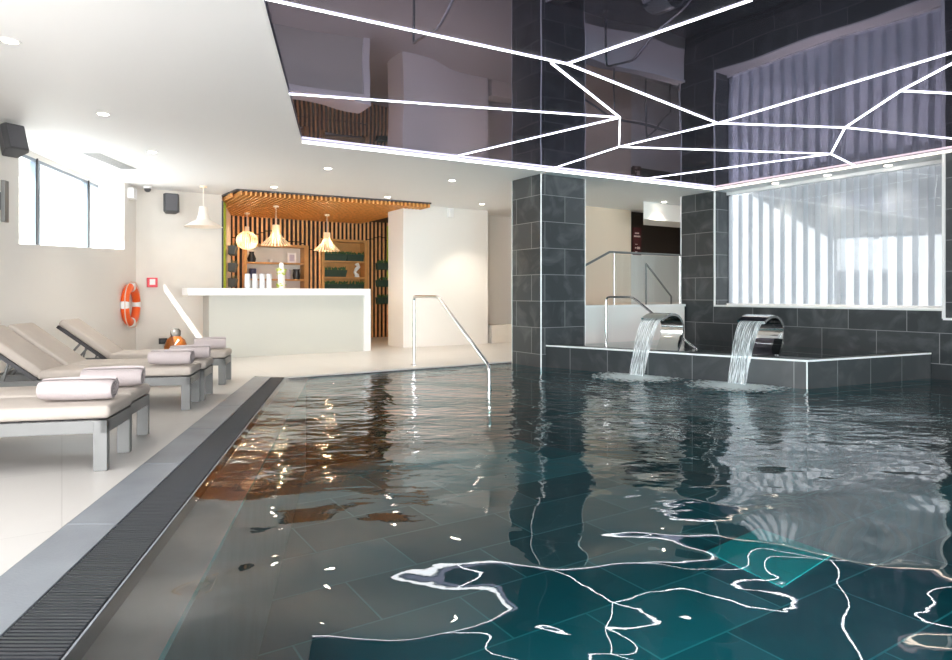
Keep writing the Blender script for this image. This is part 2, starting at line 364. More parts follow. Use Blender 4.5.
# ------------------------------------------------------------ the setting
f = MB()
f.prism([(-9, -5), OUT(-5), OUT(Y1+0.1), (-9, Y1+0.1)], -0.12, 0)
f.prism([(-9, Y1+0.1), OUT(Y1+0.1), K, V(0.62, 10.68), V(1.75, 11.35), V(3.9, 12.6), (6.5, 16.2), (6.5, 19), (-9, 19)], -0.12, 0)
f.prism([OUT(-5), (13, -5), (13, Y0), OUT(Y0)], -0.12, 0)
f.build('floor', M['floor'], struct=True)
co = MB()
n_st = 7
for i in range(n_st):
    a = Y0+(Y1-Y0)*i/n_st+0.003; b = Y0+(Y1-Y0)*(i+1)/n_st-0.003
    co.prism([OUT(a)+V(0.002, 0), GL(a), GL(b), OUT(b)+V(0.002, 0)], -0.15, 0.002)
co.build('trim_1', M['coping'], struct=True, bevel=0.002, seg=1)
MB().prism([OUT(Y0), GL(Y0), GL(Y1), OUT(Y1)], -0.2, -0.004).build('trim_2', M['trim'], struct=True)
MB().prism([GL(Y0), GR(Y0), GR(Y1), GL(Y1)], -0.2, -0.05).build('floor_channel', M['dark'], struct=True)
MB().prism([GR(Y0), LIP(Y0), LIP(Y1+0.1), GR(Y1)], -1.3, -0.075).build('trim_3', M['liptile'], struct=True)
MB().prism([GR(Y0)+V(-0.004, 0), GR(Y0)+V(0.004, 0), GR(Y1)+V(0.004, 0), GR(Y1)+V(-0.004, 0)], -0.2, -0.003).build('trim_4', M['coping'], struct=True)
# pool shell
MB().prism([(-6, 0.5), (13, 0.5), (13, 13), (-6, 13)], FLB-0.1, FLB).build('floor_pool', M['pooltile'], struct=True)
pw = MB()
pw.prism([K, V(0.62, 10.68), V(0.55, 10.8), V(-2.6, 8.75)], FLB, -0.02)
pw.prism([LIP(Y0), V(13, Y0), V(13, Y0-0.2), LIP(Y0-0.2)], FLB, 0.001)
pw.build('wall_pool', M['slate'], struct=True)
# water
wm = MB(); wm.add([(p.x, p.y, WAT) for p in [LIP(Y0), V(11.2, Y0), EB, CB, SB, A, D, V(0.62, 10.67), K+V(0.27, 0.17)]], [list(range(9))])
tag(wm.build('pool_water', M['water'], upz=True), 'rippled teal water filling the large indoor swimming pool', 'water', kind='stuff')
wm = MB(); wm.add([(p.x, p.y, z_) for p, z_ in ((GR(Y0)+V(0.003, 0), -0.008), (GR(Y0)+V(0.05, 0), -0.026), (LIP(Y0), WAT), (K+V(0.27, 0.17), WAT), (K+V(0.05, 0.03), -0.026), (K+V(0.003, 0), -0.008))], [[0, 1, 4, 5], [1, 2, 3, 4]])
tag(wm.build('shallow_water', M['shallow'], smooth=True, upz=True), 'thin clear water running over the grey overflow lip beside the grate', 'water', kind='stuff')
# bright submerged square
sq = [(706, 551), (759, 528), (833, 554), (782, 586.5)]
MB().prism([at(x, y, FLB+0.012) for x, y in sq], FLB+0.001, FLB+0.012).build('floor_hatch', M['teal'])
tag(bpy.data.objects['floor_hatch'], 'bright turquoise square hatch lying on the dark pool bottom', 'hatch')

# ceiling
def LE(y):
    q = ce(262, 0); s = (P2.x-q.x)/(P2.y-q.y); return V(P2.x+s*(y-P2.y), y)
P5 = P3+dW*((P3.y+1)/-dW.y)
c = MB()
RX = P5+nW*0.6
c.prism([WL(-5, 0.55), (RX.x+2.5, -5), (RX.x, -1), WL(-1, 0.55)], CEIL, 3.2)
c.prism([WL(-1, 0.55), LE(-1), P2, WL(P2.y, 0.55)], CEIL, 3.2)
c.prism([WL(P2.y, 0.55), P2, P3, P3+nW*0.6, WP(-0.9, 0.5, 0), V(6.6, 16.3), V(6.6, 19), V(-9, 19), V(-9, 11.6), WL(11.6, 0.55)], CEIL, 3.2)
c.prism([P3, P5, RX, P3+nW*0.6], CEIL, 3.2)
c.build('ceiling', M['ceil'], struct=True)
MB().prism([LE(-1), P5, P3, P2], CEIL+0.035, 3.15).build('ceiling_membrane', M['membrane'], struct=True)
ed = MB(); ed.bar(V(*P2.xy, CEIL+0.008), V(*P3.xy, CEIL+0.008), 0.035, 0.02); ed.build('trim_5', M['ledsoft'], struct=True)
ed = MB(); ed.bar(V(*P3.xy, CEIL+0.008), V(*(P3+dW*9).xy, CEIL+0.008), 0.02, 0.02); ed.build('trim_6', M['ledwarm'], struct=True)
ed = MB(); ed.bar(V(*LE(-1).xy, CEIL+0.0), V(*P2.xy, CEIL+0.0), 0.02, 0.01); ed.build('trim_7', M['trim'], struct=True)

# left wall with the deep high window
wl = MB()
def wlp(y0, y1, z0, z1, d0=0, d1=0.55): wl.prism([WL(y0, d0), WL(y1, d0), WL(y1, d1), WL(y0, d1)], z0, z1)
WY0, WY1, WZ0, WZ1 = 7.39, 10.75, 1.67, 1.836
wlp(-5, -1.6, -0.1, CEIL); wlp(-1.6, 3.4, -0.1, 0.9); wlp(-1.6, 3.4, 2.6, CEIL); wlp(3.4, WY0, -0.1, CEIL); wlp(WY1, 11.6, -0.1, CEIL)
a, b, c2, d = WL(WY0), WL(WY1), WL(WY1, 0.55), WL(WY0, 0.55)
wl.hexa([V(p.x, p.y, -0.1) for p in (a, b, c2, d)], [V(a.x, a.y, WZ0), V(b.x, b.y, WZ1), V(c2.x, c2.y, WZ1), V(d.x, d.y, WZ0)])
wlp(WY0, WY1, 2.88, CEIL, 0.38, 0.55)
wl.build('wall_left', M['offwhite'], struct=True)
wf = MB()
for y in (7.55, 8.70, 10.36):
    p = WL(y, 0.42); wf.obox(V(p.x, p.y, 2.3), V(0.983, 0.183)*0.07, V(-0.183, 0.983)*0.13, UP*1.2)
for z in (1.70, 2.86):
    p = WL(7.5, 0.42); q = WL(10.72, 0.42); wf.bar(V(p.x, p.y, z), V(q.x, q.y, z), 0.07, 0.05)
fr = wf.build('window_1', M['winframe'], struct=True)
gk = MB()
for y in (7.64, 8.66, 10.32):
    p = WL(y, 0.375); gk.obox(V(p.x, p.y, 2.3), V(0.983, 0.183)*0.02, V(-0.183, 0.983)*0.02, UP*1.18)
gk.build('window_gasket', M['black'], fr)
g = MB(); p = WL(7.45, 0.44); q = WL(10.75, 0.44); g.bar(V(p.x, p.y, 2.3), V(q.x, q.y, 2.3), 0.012, 1.3); g.build('window_pane', M['glass'], fr)
# frame of an unseen side window, added where the side fill enters
wf = MB()
for y in (-1.58, 0.9, 3.38):
    p = WL(y, 0.3); wf.obox(V(p.x, p.y, 1.75), V(0.983, 0.183)*0.07, V(-0.183, 0.983)*0.08, UP*1.7)
wf.build('window_2', M['winframe'], struct=True)
# unseen rear wall, its openings added to let light in
rw = MB()
rw.box(-9, 14, -5.2, -5, -0.1, 0.25); rw.box(-9, 14, -5.2, -5, 2.75, CEIL)
for x in (-9, -5.2, -0.4, 0.9, 5.2, 9.6, 13.6): rw.box(x, x+0.4, -5.2, -5, 0.25, 2.75)
rw.build('wall_rear', M['white'], struct=True)

# back wall, block, corridor
BW = [(-5.93, 11.34), (-4.75, 12.15), (-5.51, 14.62), (-5.9, 17), (-9, 17), (-9, 11.34)]
MB().prism(BW, -0.1, CEIL).build('wall_back', M['cream'], struct=True)
F1 = V(-1.49, 13.31); F2 = F1+E1*2.08; F3 = F2+E2*0.7
MB().prism([F1, F2, F3, F1+E2*0.73], -0.1, CEIL).build('wall_block', M['offwhite'], struct=True)
MB().prism([F3, F3+E1*2.2, F3+E1*2.2+E2*0.3, F3+E2*0.3], -0.1, CEIL).build('wall_setback', M['offwhite'], struct=True)
G1 = V(2.29, 13.66)-E1*1.5; G2 = V(2.29, 13.66)+E1*1.354
MB().prism([G1, G2, G2+E2*0.3, G1+E2*0.3], -0.1, CEIL).build('wall_corridor', M['beige'], struct=True)
MB().prism([F3+E1*2.2, G1, G1+E2*0.2, F3+E1*2.2+E2*0.3], -0.1, CEIL).build('wall_corridor_return', M['beige'], struct=True)
G3 = G2+E2*0.15; G4 = G3+E1*3.2
MB().prism([G3, G4, G4+E2*0.3, G3+E2*0.3], -0.1, 2.02).build('wall_stair', M['offwhite'], struct=True)
MB().prism([G3, G4, G4+E2*0.3, G3+E2*0.3], 2.02, CEIL).build('wall_stair_upper', M['brownpanel'], struct=True)
MB().prism([WP(-0.5, 0.5, 0), G4, G4+V(0.3, 0), WP(-0.5, 0.9, 0)], -0.1, CEIL).build('wall_corridor_right', M['offwhite'], struct=True)
MB().box(-9, 6.6, 18, 18.3, -0.1, CEIL).build('wall_far', M['white'], struct=True)
sp0 = V(3.35, 13.0); MB().prism([sp0, sp0+E1*2.5, sp0+E1*2.5+V(0.28, 1.1), sp0+V(0.28, 1.1)], 2.6, CEIL).build('ceiling_soffit', M['offwhite'], struct=True)
q = V(0.35, 14.5); MB().prism([q, q+E1*0.9, q+E1*0.9+E2*0.45, q+E2*0.45], -0.02, 0.40).build('trim_8', M['cream'], struct=True)

# window wall on the right
ww = MB()
def wbox(mb, t0, t1, d0, d1, z0, z1): return mb.prism([WP(t0, d0, 0), WP(t1, d0, 0), WP(t1, d1, 0), WP(t0, d1, 0)], z0, z1)
T0, T1, SILL = -0.087, 3.537, 0.875
wbox(ww, -0.848, T0, 0, 0.5, FLB, CEIL); wbox(ww, T0, T1, 0, 0.5, FLB, SILL); wbox(ww, T1, 16, 0, 0.5, FLB, CEIL)
ww.build('wall_right', M['slate'], struct=True)
s = MB(); wbox(s, T0, T1, -0.015, 0.34, SILL, SILL+0.03); s.build('trim_9', M['trim'], struct=True, bevel=0.004)
s = MB(); wbox(s, T0-0.012, T0+0.012, -0.012, 0.01, SILL, CEIL); wbox(s, T1-0.012, T1+0.02, -0.03, 0.01, SILL-0.1, CEIL); wbox(s, T1, T1+1.6, -0.03, 0.01, SILL-0.12, SILL-0.09)
s.build('trim_10', M['trim'], struct=True)
wf = MB(); wbox(wf, T0, T1, 0.33, 0.37, SILL+0.03, SILL+0.06); wbox(wf, T0, T1, 0.33, 0.37, CEIL-0.05, CEIL)
wbox(wf, T1-0.1, T1, 0.3, 0.37, SILL+0.03, CEIL)
w3 = wf.build('window_3', M['trim'], struct=True)
g = MB(); wbox(g, T0, T1-0.1, 0.345, 0.355, SILL+0.06, CEIL-0.05); g.build('window_pane', M['winglass'], w3)
vb = thing('vertical_blind', 'sheer white vertical blind filling the wide window in the slate wall', 'blind', WP(T0, 0.43, 0))
r = MB(); r.bar(WP(T0+0.02, 0.43, CEIL-0.03)-vb.location, WP(T1-0.02, 0.43, CEIL-0.03)-vb.location, 0.04, 0.04); r.build('head_rail', M['trim'], vb)
nv = 17
vd = (Matrix.Rotation(math.radians(14), 3, 'Z') @ dW)
for i in range(nv):
    m_ = MB(); cpt = WP(T0+0.12+i*(T1-T0-0.15)/nv, 0.43, 0)-vb.location
    m_.obox(cpt+V(0, 0, (SILL+0.05+CEIL-0.05)/2), vd*0.255, vd.cross(UP)*0.003, UP*(CEIL-SILL-0.12)); vn = m_.build('vane', M['vane'], vb)
    m_ = MB(); m_.obox(cpt-vd*0.09+vd.cross(UP)*0.004+V(0, 0, (SILL+CEIL)/2), vd*0.075, vd.cross(UP)*0.003, UP*(CEIL-SILL-0.12)); m_.build('overlap_stripe', M['overlap_stripe'], vn)  # added white strip paints the bright overlap of neighbouring vanes
# outside
MB().prism([WP(-6, 0.55, 0), WP(14, 0.55, 0), WP(14, 14, 0), WP(-6, 14, 0)], -0.3, -0.1).build('floor_outside', M['outside'], struct=True)
aw = thing('terrace_awning', 'grey sloping terrace awning seen dimly through the blind outside', 'awning', WP(2, 0.6, -0.1))
m_ = MB(); L0 = aw.location
m_.hexa([WP(0.3, 0.55, 2.86)-L0, WP(5.5, 0.55, 2.86)-L0, WP(5.5, 3.2, 2.15)-L0, WP(0.3, 3.2, 2.15)-L0], [WP(0.3, 0.55, 2.93)-L0, WP(5.5, 0.55, 2.93)-L0, WP(5.5, 3.2, 2.25)-L0, WP(0.3, 3.2, 2.25)-L0]); m_.build('roof', M['awning'], aw)
for t in (0.4, 2.9, 5.3):
    m_ = MB(); m_.bar(WP(t, 3.1, -0.1)-L0, WP(t, 3.1, 2.18)-L0, 0.1, 0.1, V(1, 0)); m_.build('post', M['awning'], aw)

# pillar
pil = MB().prism([A, B, Cc, D], FLB, CEIL).build('wall_pillar', M['slate'], struct=True)
s = MB(); s.bar(V(A.x, A.y-0.004, WAT-0.1), V(A.x, A.y-0.004, CEIL), 0.018, 0.018, V(1, 0)); s.bar(V(B.x, B.y, WAT), V(B.x, B.y, CEIL), 0.01, 0.01, V(1, 0))
s.bar(V(D.x, D.y, WAT), V(D.x, D.y, CEIL), 0.01, 0.01, V(1, 0)); s.build('trim_11', M['trim'], struct=True)
s = MB(); q = WP(-0.848, -0.003, 0); s.bar(V(q.x, q.y, 0), V(q.x, q.y, CEIL), 0.014, 0.014, V(1, 0)); s.build('trim_12', M['trim'], struct=True)

# raised basin
RT = 0.31
def off(p, q, d): n = (q-p).normalized(); return V(-n.y, n.x)*d
o1 = off(SB, CB, 0.24); o2 = off(CB, EB, 0.24)
i1 = SB+o1; ic = CB+o1+(EB-CB).normalized()*0.16; i2 = EB+o2
bs = MB(); bs.prism([SB, CB, ic, i1], FLB, RT); bs.prism([CB, EB, i2, ic], FLB, RT)
bs.build('wall_basin', M['basin'], struct=True)
MB().prism([i1, ic, i2, WEND, V(1.75, 11.0), B], 0.0, 0.08).build('floor_basin', M['slate'], struct=True)
s = MB()
for p, q in ((SB, CB), (CB, EB)): s.bar(V(p.x, p.y, RT-0.006), V(q.x, q.y, RT-0.006), 0.02, 0.022)
s.bar(V(CB.x, CB.y, WAT), V(CB.x, CB.y, RT), 0.014, 0.014, V(1, 0)); s.build('trim_13', M['trim'], struct=True)
bw_ = MB(); bw_.add([(p.x, p.y, 0.265) for p in (i1, ic, i2, WEND, V(1.85, 10.95), B)], [list(range(6))])
tag(bw_.build('basin_water', M['basinwater'], upz=True), 'still dark water inside the raised slate basin behind the spouts', 'water', kind='stuff')

# low white wall with glass balustrade
LW1 = V(3.92, 12.22); LW0 = LW1-E1*3.0
MB().prism([LW0, LW1, LW1+E2*0.15, LW0+E2*0.15], 0.0, 0.87).build('wall_low', M['offwhite'], struct=True)
s = MB(); s.prism([LW0-E2*0.03, LW1-E2*0.03, LW1+E2*0.18, LW0+E2*0.18], 0.87, 0.91); s.build('trim_14', M['white'], struct=True)
bal = thing('glass_balustrade', 'frameless glass balustrade with steel handrail on the low white wall', 'railing', LW1+V(0, 0, 0.91))
def LP(k, z): p = E2*0.07-E1*k; return V(p.x, p.y, z)
MB().bar(LP(0.05, 0.46), LP(1.75, 0.46), 0.012, 0.84).build('glass_panel', M['glass'], bal)
MB().tube([LP(0.03, 0.92), LP(1.85, 0.92), LP(2.7, 0.55)], 0.02).build('handrail', M['alu'], bal)
for k in (0.05, 1.75):
    MB().tube([LP(k, 0), LP(k, 0.92)], 0.014).build('post', M['steel'], bal)
sr = thing('stair_handrail', 'dark steel handrail descending the stairs behind the glass balustrade', 'railing', V(3.55, 13.3, 0))
def SP(k, z): p = E1*k; return V(p.x, p.y, z)
MB().tube([SP(-0.1, 1.72), SP(0.65, 1.05), SP(0.65, 0.1)], 0.018).build('rail', M['alu'], sr)
MB().tube([SP(-0.1, 1.72), SP(-0.1, 0)], 0.018).build('post', M['alu'], sr)

# dark sign
sg = thing('wall_sign', 'maroon sign with small pale lettering on the dark brown panel', 'sign', G3+E1*0.22-E2*0.015+V(0, 0, 2.05))
MB().obox(V(0.09, 0.057, 0.24), E1*0.26, E2*0.02, UP*0.62).build('panel', M['signred'], sg)
def word(x0, z, hts, gw, h):
    tx = MB(); x = x0
    for k in hts:
        c_ = E1*(x)-E2*0.012+V(0.09, 0.057, z); tx.obox(c_, E1*gw*0.7, E2*0.006, UP*h*k); x += gw
    tx.build('lettering', M['signwhite'], sg)
word(-0.065, 0.42, (1, 0.8, 1, 0.9, 1), 0.026, 0.028)
word(-0.095, 0.35, (1, 1, 0.85, 1, 0.9, 1, 1, 0.9), 0.025, 0.034)
word(-0.06, 0.17, (1, .6, 1, .6), 0.02, 0.014)
word(-0.06, 0.09, (0.6, 0.2, 1, 1, 1), 0.032, 0.05)
word(-0.06, 0.0, (1, .8, 1), 0.024, 0.025)
word(-0.07, -0.04+0.0, (1, .8, 1, .9), 0.026, 0.02)

# ------------------------------------------------------------ bar
Q1 = V(-5.51, 14.62)
def QP(k, d, z): p = Q1+E1*k+E2*d; return V(p.x, p.y, z)
def kx(px):   # distance along the slat wall seen at pixel column px
    s_ = (px-CX)/F; return (s_*Q1.y-Q1.x)/(E1.x-s_*E1.y)
def zq(px, py): y = (Q1+E1*kx(px)).y; return H+(HZ-py)*y/F
n1 = (kx(244.5), kx(306), 0.9, zq(275, 247)); n2 = (kx(322), kx(366), 0.9, zq(343, 242))
CB_Z = 2.85
sl = thing('slatted_wall', 'wooden vertical slat wall behind the bar with dark gaps', 'wall cladding', QP(0, 0, 0))
m_ = MB(); L0 = sl.location
def hole_cols():
    return [(-0.1, n1[0], None), (n1[0], n1[1], n1), (n1[1], n2[0], None), (n2[0], n2[1], n2), (n2[1], 5.5, None)]
for a, b, h in hole_cols():
    for z0, z1 in ([(0, CEIL)] if h is None else [(0, h[2]), (h[3], CEIL)]):
        m_.prism([QP(a, 0, 0)-L0, QP(b, 0, 0)-L0, QP(b, 0.04, 0)-L0, QP(a, 0.04, 0)-L0], z0, z1)
m_.build('backing', M['darkwood'], sl)
m_ = MB(); pitch = 0.105; k = 0.03
while k < 5.4:
    wv = 0.04
    segs = [(0, CEIL-0.02)]
    for h in (n1, n2):
        if k+wv > h[0] and k < h[1]: segs = [(0, h[2]), (h[3], CEIL-0.02)]
    for z0, z1 in segs:
        if z1-z0 > 0.7:   # butt joint wandering across the slats
            zj = 2.35+0.18*math.sin(k*2.3)+0.05*math.sin(k*9) if z1 > 2 else z0+0.6
            parts = [(z0, zj-0.012), (zj+0.012, z1)] if zj > z0+0.05 and zj < z1-0.05 else [(z0, z1)]
        else: parts = [(z0, z1)]
        for a, b in parts:
            m_.prism([QP(k, -0.03, 0)-L0, QP(k+wv, -0.03, 0)-L0, QP(k+wv, 0, 0)-L0, QP(k, 0, 0)-L0], a, b)
    k += pitch
m_.build('slats', M['woodwall'], sl)
# canopy
CA = ce(236.7, 188.8); CBk = ce(431, 202.7)
cu = (CBk-CA).normalized(); cv = V(-cu.y, cu.x)
cn = thing('slatted_canopy', 'orange wooden slat canopy hanging under the ceiling above the bar', 'canopy', V(CA.x, CA.y, CB_Z))
poly = [CA, CBk, V(-1.2, 13.6), V(-1.9, 14.2), QP(4.4, -0.05, 0), QP(0, -0.05, 0), V(-4.78, 12.2)]
m_ = MB(); L0 = V(CA.x, CA.y, 0)
m_.prism([p-L0 for p in poly], 0.07, CEIL-CB_Z-0.002); m_.build('backing', M['darkwood'], cn)
m_ = MB(); clen = (CBk-CA).length; k = 0.0
# slats run from front edge back to the slat wall
def clip_len(o):
    # distance along E2 from o until slat wall
    return -(o-Q1).dot(E2)-0.05
kk = -0.95
while kk < clen-0.02:
    o = CA+cu*kk
    if kk < 0: # beveled left corner: start on line from CA to wall corner
        lc = V(-4.78, 12.2); e = lc-CA; den = cu.cross(e).z
        # point o + s*E2 on segment CA-lc
        s_ = (CA-o).cross(e).z/E2.cross(e).z; st = o+E2*s_
        if (st-CA).length > e.length: kk += 0.084; continue
    else: st = o
    en = clip_len(st)
    fb = (F1-st).dot(E2); sgm = [(0, en)] if (st-F1).dot(E1) < -0.02 else [(0, min(en, fb-0.01)), (fb+0.745, en)]
    for e0_, e1_ in sgm:
        if e1_-e0_ < 0.05: continue
        a = st+E2*e0_-L0; b = st+E2*e1_-L0
        m_.prism([a, a+cu*0.036, b+cu*0.036, b], 0.0, 0.069)
    kk += 0.084
m_.build('slats', M['wood'], cn)
m_ = MB(); m_.bar(V(0, 0, 0.084)-cv*0.01, V(*(CBk-CA).xy, 0.084)-cv*0.01, 0.02, 0.03)
m_.bar(V(0, 0, 0.084), V(*(V(-4.78, 12.2)-CA).xy, 0.084), 0.02, 0.03); m_.build('fascia', M['speaker'], cn)
# lime strips and grey pilaster
def strip(name, a, b, z0, z1, m, lab, w_=0.05):
    o = thing(name, lab, 'strip', V(a[0], a[1], z0)); return o
p = V(-4.80, 12.33); e = (V(-5.51, 14.62)-V(-4.75, 12.15)).normalized(); ne = V(e.y, -e.x)
tag(MB().prism([p+ne*0.01, p+ne*0.04, p+ne*0.04+e*0.25, p+ne*0.01+e*0.25], 1.0, 2.84).build('moss_strip', M['lime']), 'lime green moss strip at the left edge of the bar recess', 'strip')
tag(MB().prism([V(-4.748, 12.135), V(-4.725, 12.15), V(-4.735, 12.19), V(-4.758, 12.178)], 0.0, 2.84).build('corner_post', M['speaker']), 'dark slim corner post at the left edge of the bar recess', 'post')
kr = kx(386)
tag(MB().prism([QP(kr, -0.09, 0), QP(kr+0.12, -0.09, 0), QP(kr+0.12, -0.046, 0), QP(kr, -0.046, 0)], 1.5, 2.84).build('moss_strip', M['lime']), 'lime green moss strip beside the white wall block', 'strip')

# shelving niches
def niche(name, n, label, backm, shelves):
    k0, k1, z0, z1 = n
    o = thing(name, label, 'shelf', QP(k0, 0, z0)); L0 = o.location
    def bx(a, b, d0, d1, za, zb): return MB().prism([QP(a, d0, 0)-V(L0.x, L0.y), QP(b, d0, 0)-V(L0.x, L0.y), QP(b, d1, 0)-V(L0.x, L0.y), QP(a, d1, 0)-V(L0.x, L0.y)], za-z0, zb-z0)
    bx(k0, k1, 0.26, 0.28, z0, z1).build('back_panel', backm, o)
    bx(k0-0.03, k0+0.04, -0.07, 0.28, z0, z1).build('side_panel', M['wood2'], o); bx(k1-0.06, k1+0.04, -0.07, 0.28, z0, z1).build('side_panel', M['wood2'], o)
    bx(k0-0.03, k1+0.04, -0.07, 0.28, z1-0.0, z1+0.06).build('top_panel', M['wood2'], o)
    for z in shelves: bx(k0+0.04, k1-0.06, -0.06, 0.26, z-0.035, z).build('shelf', M['wood2'], o)
    return o
s1z = [zq(275, 262.5), zq(275, 279)]; s2z = [zq(343, 261), zq(343, 277)]
niche('wall_shelf', n1, 'wooden two-shelf wall niche with grey back behind the bar', M['cream'], s1z+[zq(275, 292)])
niche('wall_shelf', n2, 'orange-backed wooden wall niche holding green planters behind the bar', M['wood2'], s2z+[zq(343, 291)])
# counter
c0 = V(-4.79, 10.80); cl = 3.27; cdp = 0.62
ct = thing('bar_counter', 'long bar counter with white top and white right end leg', 'counter', c0, math.atan2(E1.y, E1.x))
MB().box(0, cl, 0, cdp, 1.075, 1.2).build('worktop', M['countertop'], ct, bevel=0.006)
MB().box(cl-0.13, cl, 0, cdp, 0, 1.075).build('end_leg', M['countertop'], ct, bevel=0.004)
MB().box(0.34, cl-0.13, 0.05, 0.16, 0, 1.075).build('front_panel', M['counter'], ct)
MB().box(0.34, 0.42, 0.16, cdp-0.02, 0, 1.075).build('side_panel', M['counter'], ct)
def onc(px, d=0.3):
    s_ = (px-CX)/F; o = c0+E2*d; k_ = (s_*o.y-o.x)/(E1.x-s_*E1.y); return o+E1*k_+UP*1.2
cup = thing('tall_cup', 'leftmost of the four tall white cups on the bar counter', 'cup', onc(247.5), group='white cups on the bar counter')
MB().lathe([(0.048, 0), (0.052, 0.05), (0.045, 0.24), (0.042, 0.262), (0.036, 0.262), (0.04, 0.02), (0, 0.02)], n=20).build('body', M['cupwhite'], cup, smooth=True)
dup(cup, onc(254.8), label='second from left of the four tall white cups on the bar'); dup(cup, onc(262), label='third from left of the four tall white cups on the bar')
dup(cup, onc(269), label='rightmost of the four tall white cups, next to the green vase')
vs = thing('decorated_vase', 'tall white bottle ringed by green leaves on the bar counter', 'bottle', onc(281.5))
MB().lathe([(0, 0), (0.06, 0), (0.065, 0.25), (0.06, 0.33), (0.04, 0.38), (0.045, 0.44), (0.03, 0.47), (0, 0.475)], n=20).build('body', M['offwhite'], vs, smooth=True)
lf = MB()
for i in range(60):
    a_ = random.random()*2*PI; zz = random.choice((0.02, 0.05, 0.25, 0.3, 0.33)); r_ = 0.07; c_ = V(r_*math.cos(a_), r_*math.sin(a_), zz+random.random()*0.04)
    lf.obox(c_, V(math.cos(a_), math.sin(a_), 0.3)*0.05, V(-math.sin(a_), math.cos(a_))*0.03, UP*0.006)
lf.build('leaves', M['lime'], vs)

def shelfitem(name, px, z, prof, m, label, cat, d=0.08, n=16):
    o = MB().lathe(prof, n=n).build(name, m, smooth=True); o.location = QP(kx(px), d, z); return tag(o, label, cat)
shelfitem('black_vase', 252.5, s1z[0], [(0, 0), (0.08, 0), (0.1, 0.08), (0.05, 0.2), (0.06, 0.24), (0, 0.24)], M['black'], 'rounded black vase at the left of the upper bar shelf', 'vase')
shelfitem('small_bowl', 271.5, s1z[0], [(0, 0), (0.03, 0), (0.055, 0.07), (0.045, 0.07), (0, 0.02)], M['white'], 'small white bowl in the middle of the upper bar shelf', 'bowl')
shelfitem('black_jug', 297.5, s1z[1], [(0, 0), (0.075, 0), (0.09, 0.1), (0.07, 0.2), (0.085, 0.24), (0, 0.24)], M['black'], 'black jug at the right of the lower bar shelf', 'jug')
shelfitem('pale_jar', 289, s1z[1], [(0, 0), (0.06, 0), (0.06, 0.2), (0.04, 0.23), (0, 0.23)], M['lilac'], 'pale lilac jar beside the black jug on the lower shelf', 'jar')
shelfitem('navy_canister', 253.5, s1z[1], [(0, 0), (0.08, 0), (0.08, 0.22), (0.07, 0.24), (0, 0.24)], M['blueitem'], 'navy canister on the lower shelf behind the white cups', 'canister')
pf = thing('picture_frame', 'small white picture frame on the right of the upper shelf', 'picture frame', QP(kx(293), 0.1, s1z[0]), math.atan2(E1.y, E1.x))
MB().box(-0.1, 0.1, -0.015, 0.015, 0, 0.24).build('frame', M['countertop'], pf); MB().box(-0.06, 0.06, -0.02, -0.014, 0.04, 0.2).build('picture', M['lilac'], pf)

def planter(loc, rz, width, label, m='green', group=None, tilt=0):
    o = thing('wall_planter', label, 'planter', loc, rz, group)
    b = MB(); w2 = width/2
    b.hexa([(-w2*0.92, -0.07, 0), (w2*0.92, -0.07, 0), (w2*0.92, 0.05, 0), (-w2*0.92, 0.05, 0)], [(-w2, -0.11, 0.17), (w2, -0.11, 0.17), (w2, 0.05, 0.17), (-w2, 0.05, 0.17)])
    b.build('trough', M[m], o, bevel=0.008)
    l = MB()
    for i in range(int(width*60)):
        x = random.uniform(-w2*0.9, w2*0.9); y = random.uniform(-0.1, 0.03); hgt = random.uniform(0.05, 0.11); dx = random.uniform(-0.04, 0.04)
        l.add([(x-0.012, y, 0.16), (x+0.012, y, 0.16), (x+dx+0.016, y-0.02, 0.16+hgt*0.6), (x+dx*1.6, y-0.03, 0.16+hgt), (x+dx-0.016, y-0.02, 0.16+hgt*0.6)], [(0, 1, 2, 3, 4)])
    l.build('foliage', M['leaf'], o); return o
rzE = math.atan2(E1.y, E1.x)
rows = ['top row', 'middle row', 'lowest row']
for r_, z in enumerate([s2z[0], s2z[1], zq(343, 291)]):
    planter(QP(kx(334), 0.08, z+0.001), rzE, 0.68, 'dark green planter on the left in the '+rows[r_]+' of the orange niche', group='green planters in the orange niche')
    if r_ != 1: planter(QP(kx(356), 0.08, z+0.001), rzE, 0.48, 'dark green planter on the right in the '+rows[r_]+' of the orange niche', group='green planters in the orange niche')
fg = thing('white_figurine', 'white curved figurine on the right of the orange niche', 'figurine', QP(kx(357), 0.02, s2z[1]), rzE)
MB().tube([(0, 0, 0), (0.0, 0, 0.06), (-0.05, 0, 0.12), (-0.01, 0, 0.2), (0.05, 0, 0.26), (0.02, 0, 0.33), (-0.04, 0, 0.31)], [0.07, 0.05, 0.035, 0.045, 0.05, 0.05, 0.02], 10).build('body', M['countertop'], fg, smooth=True)
for i, y in enumerate((268, 285, 302)):
    planter(QP(kx(382), -0.1, zq(382, y)-0.05), rzE, 0.42, ['top', 'middle', 'lowest'][i]+' of the three dark green planters beside the white wall block', group='green planters near the white block')
for i, y in enumerate((251, 268, 283)):
    pp = V(-5.0, 13.1)+ne*0.07; z = H+(HZ-y)*13.1/F-0.08
    planter(V(pp.x, pp.y, z), math.atan2(e.y, e.x), 0.7, ['top', 'middle', 'lowest'][i]+' of the three grey planters at the left of the bar recess', 'greyfelt', 'grey planters at the left of the bar')

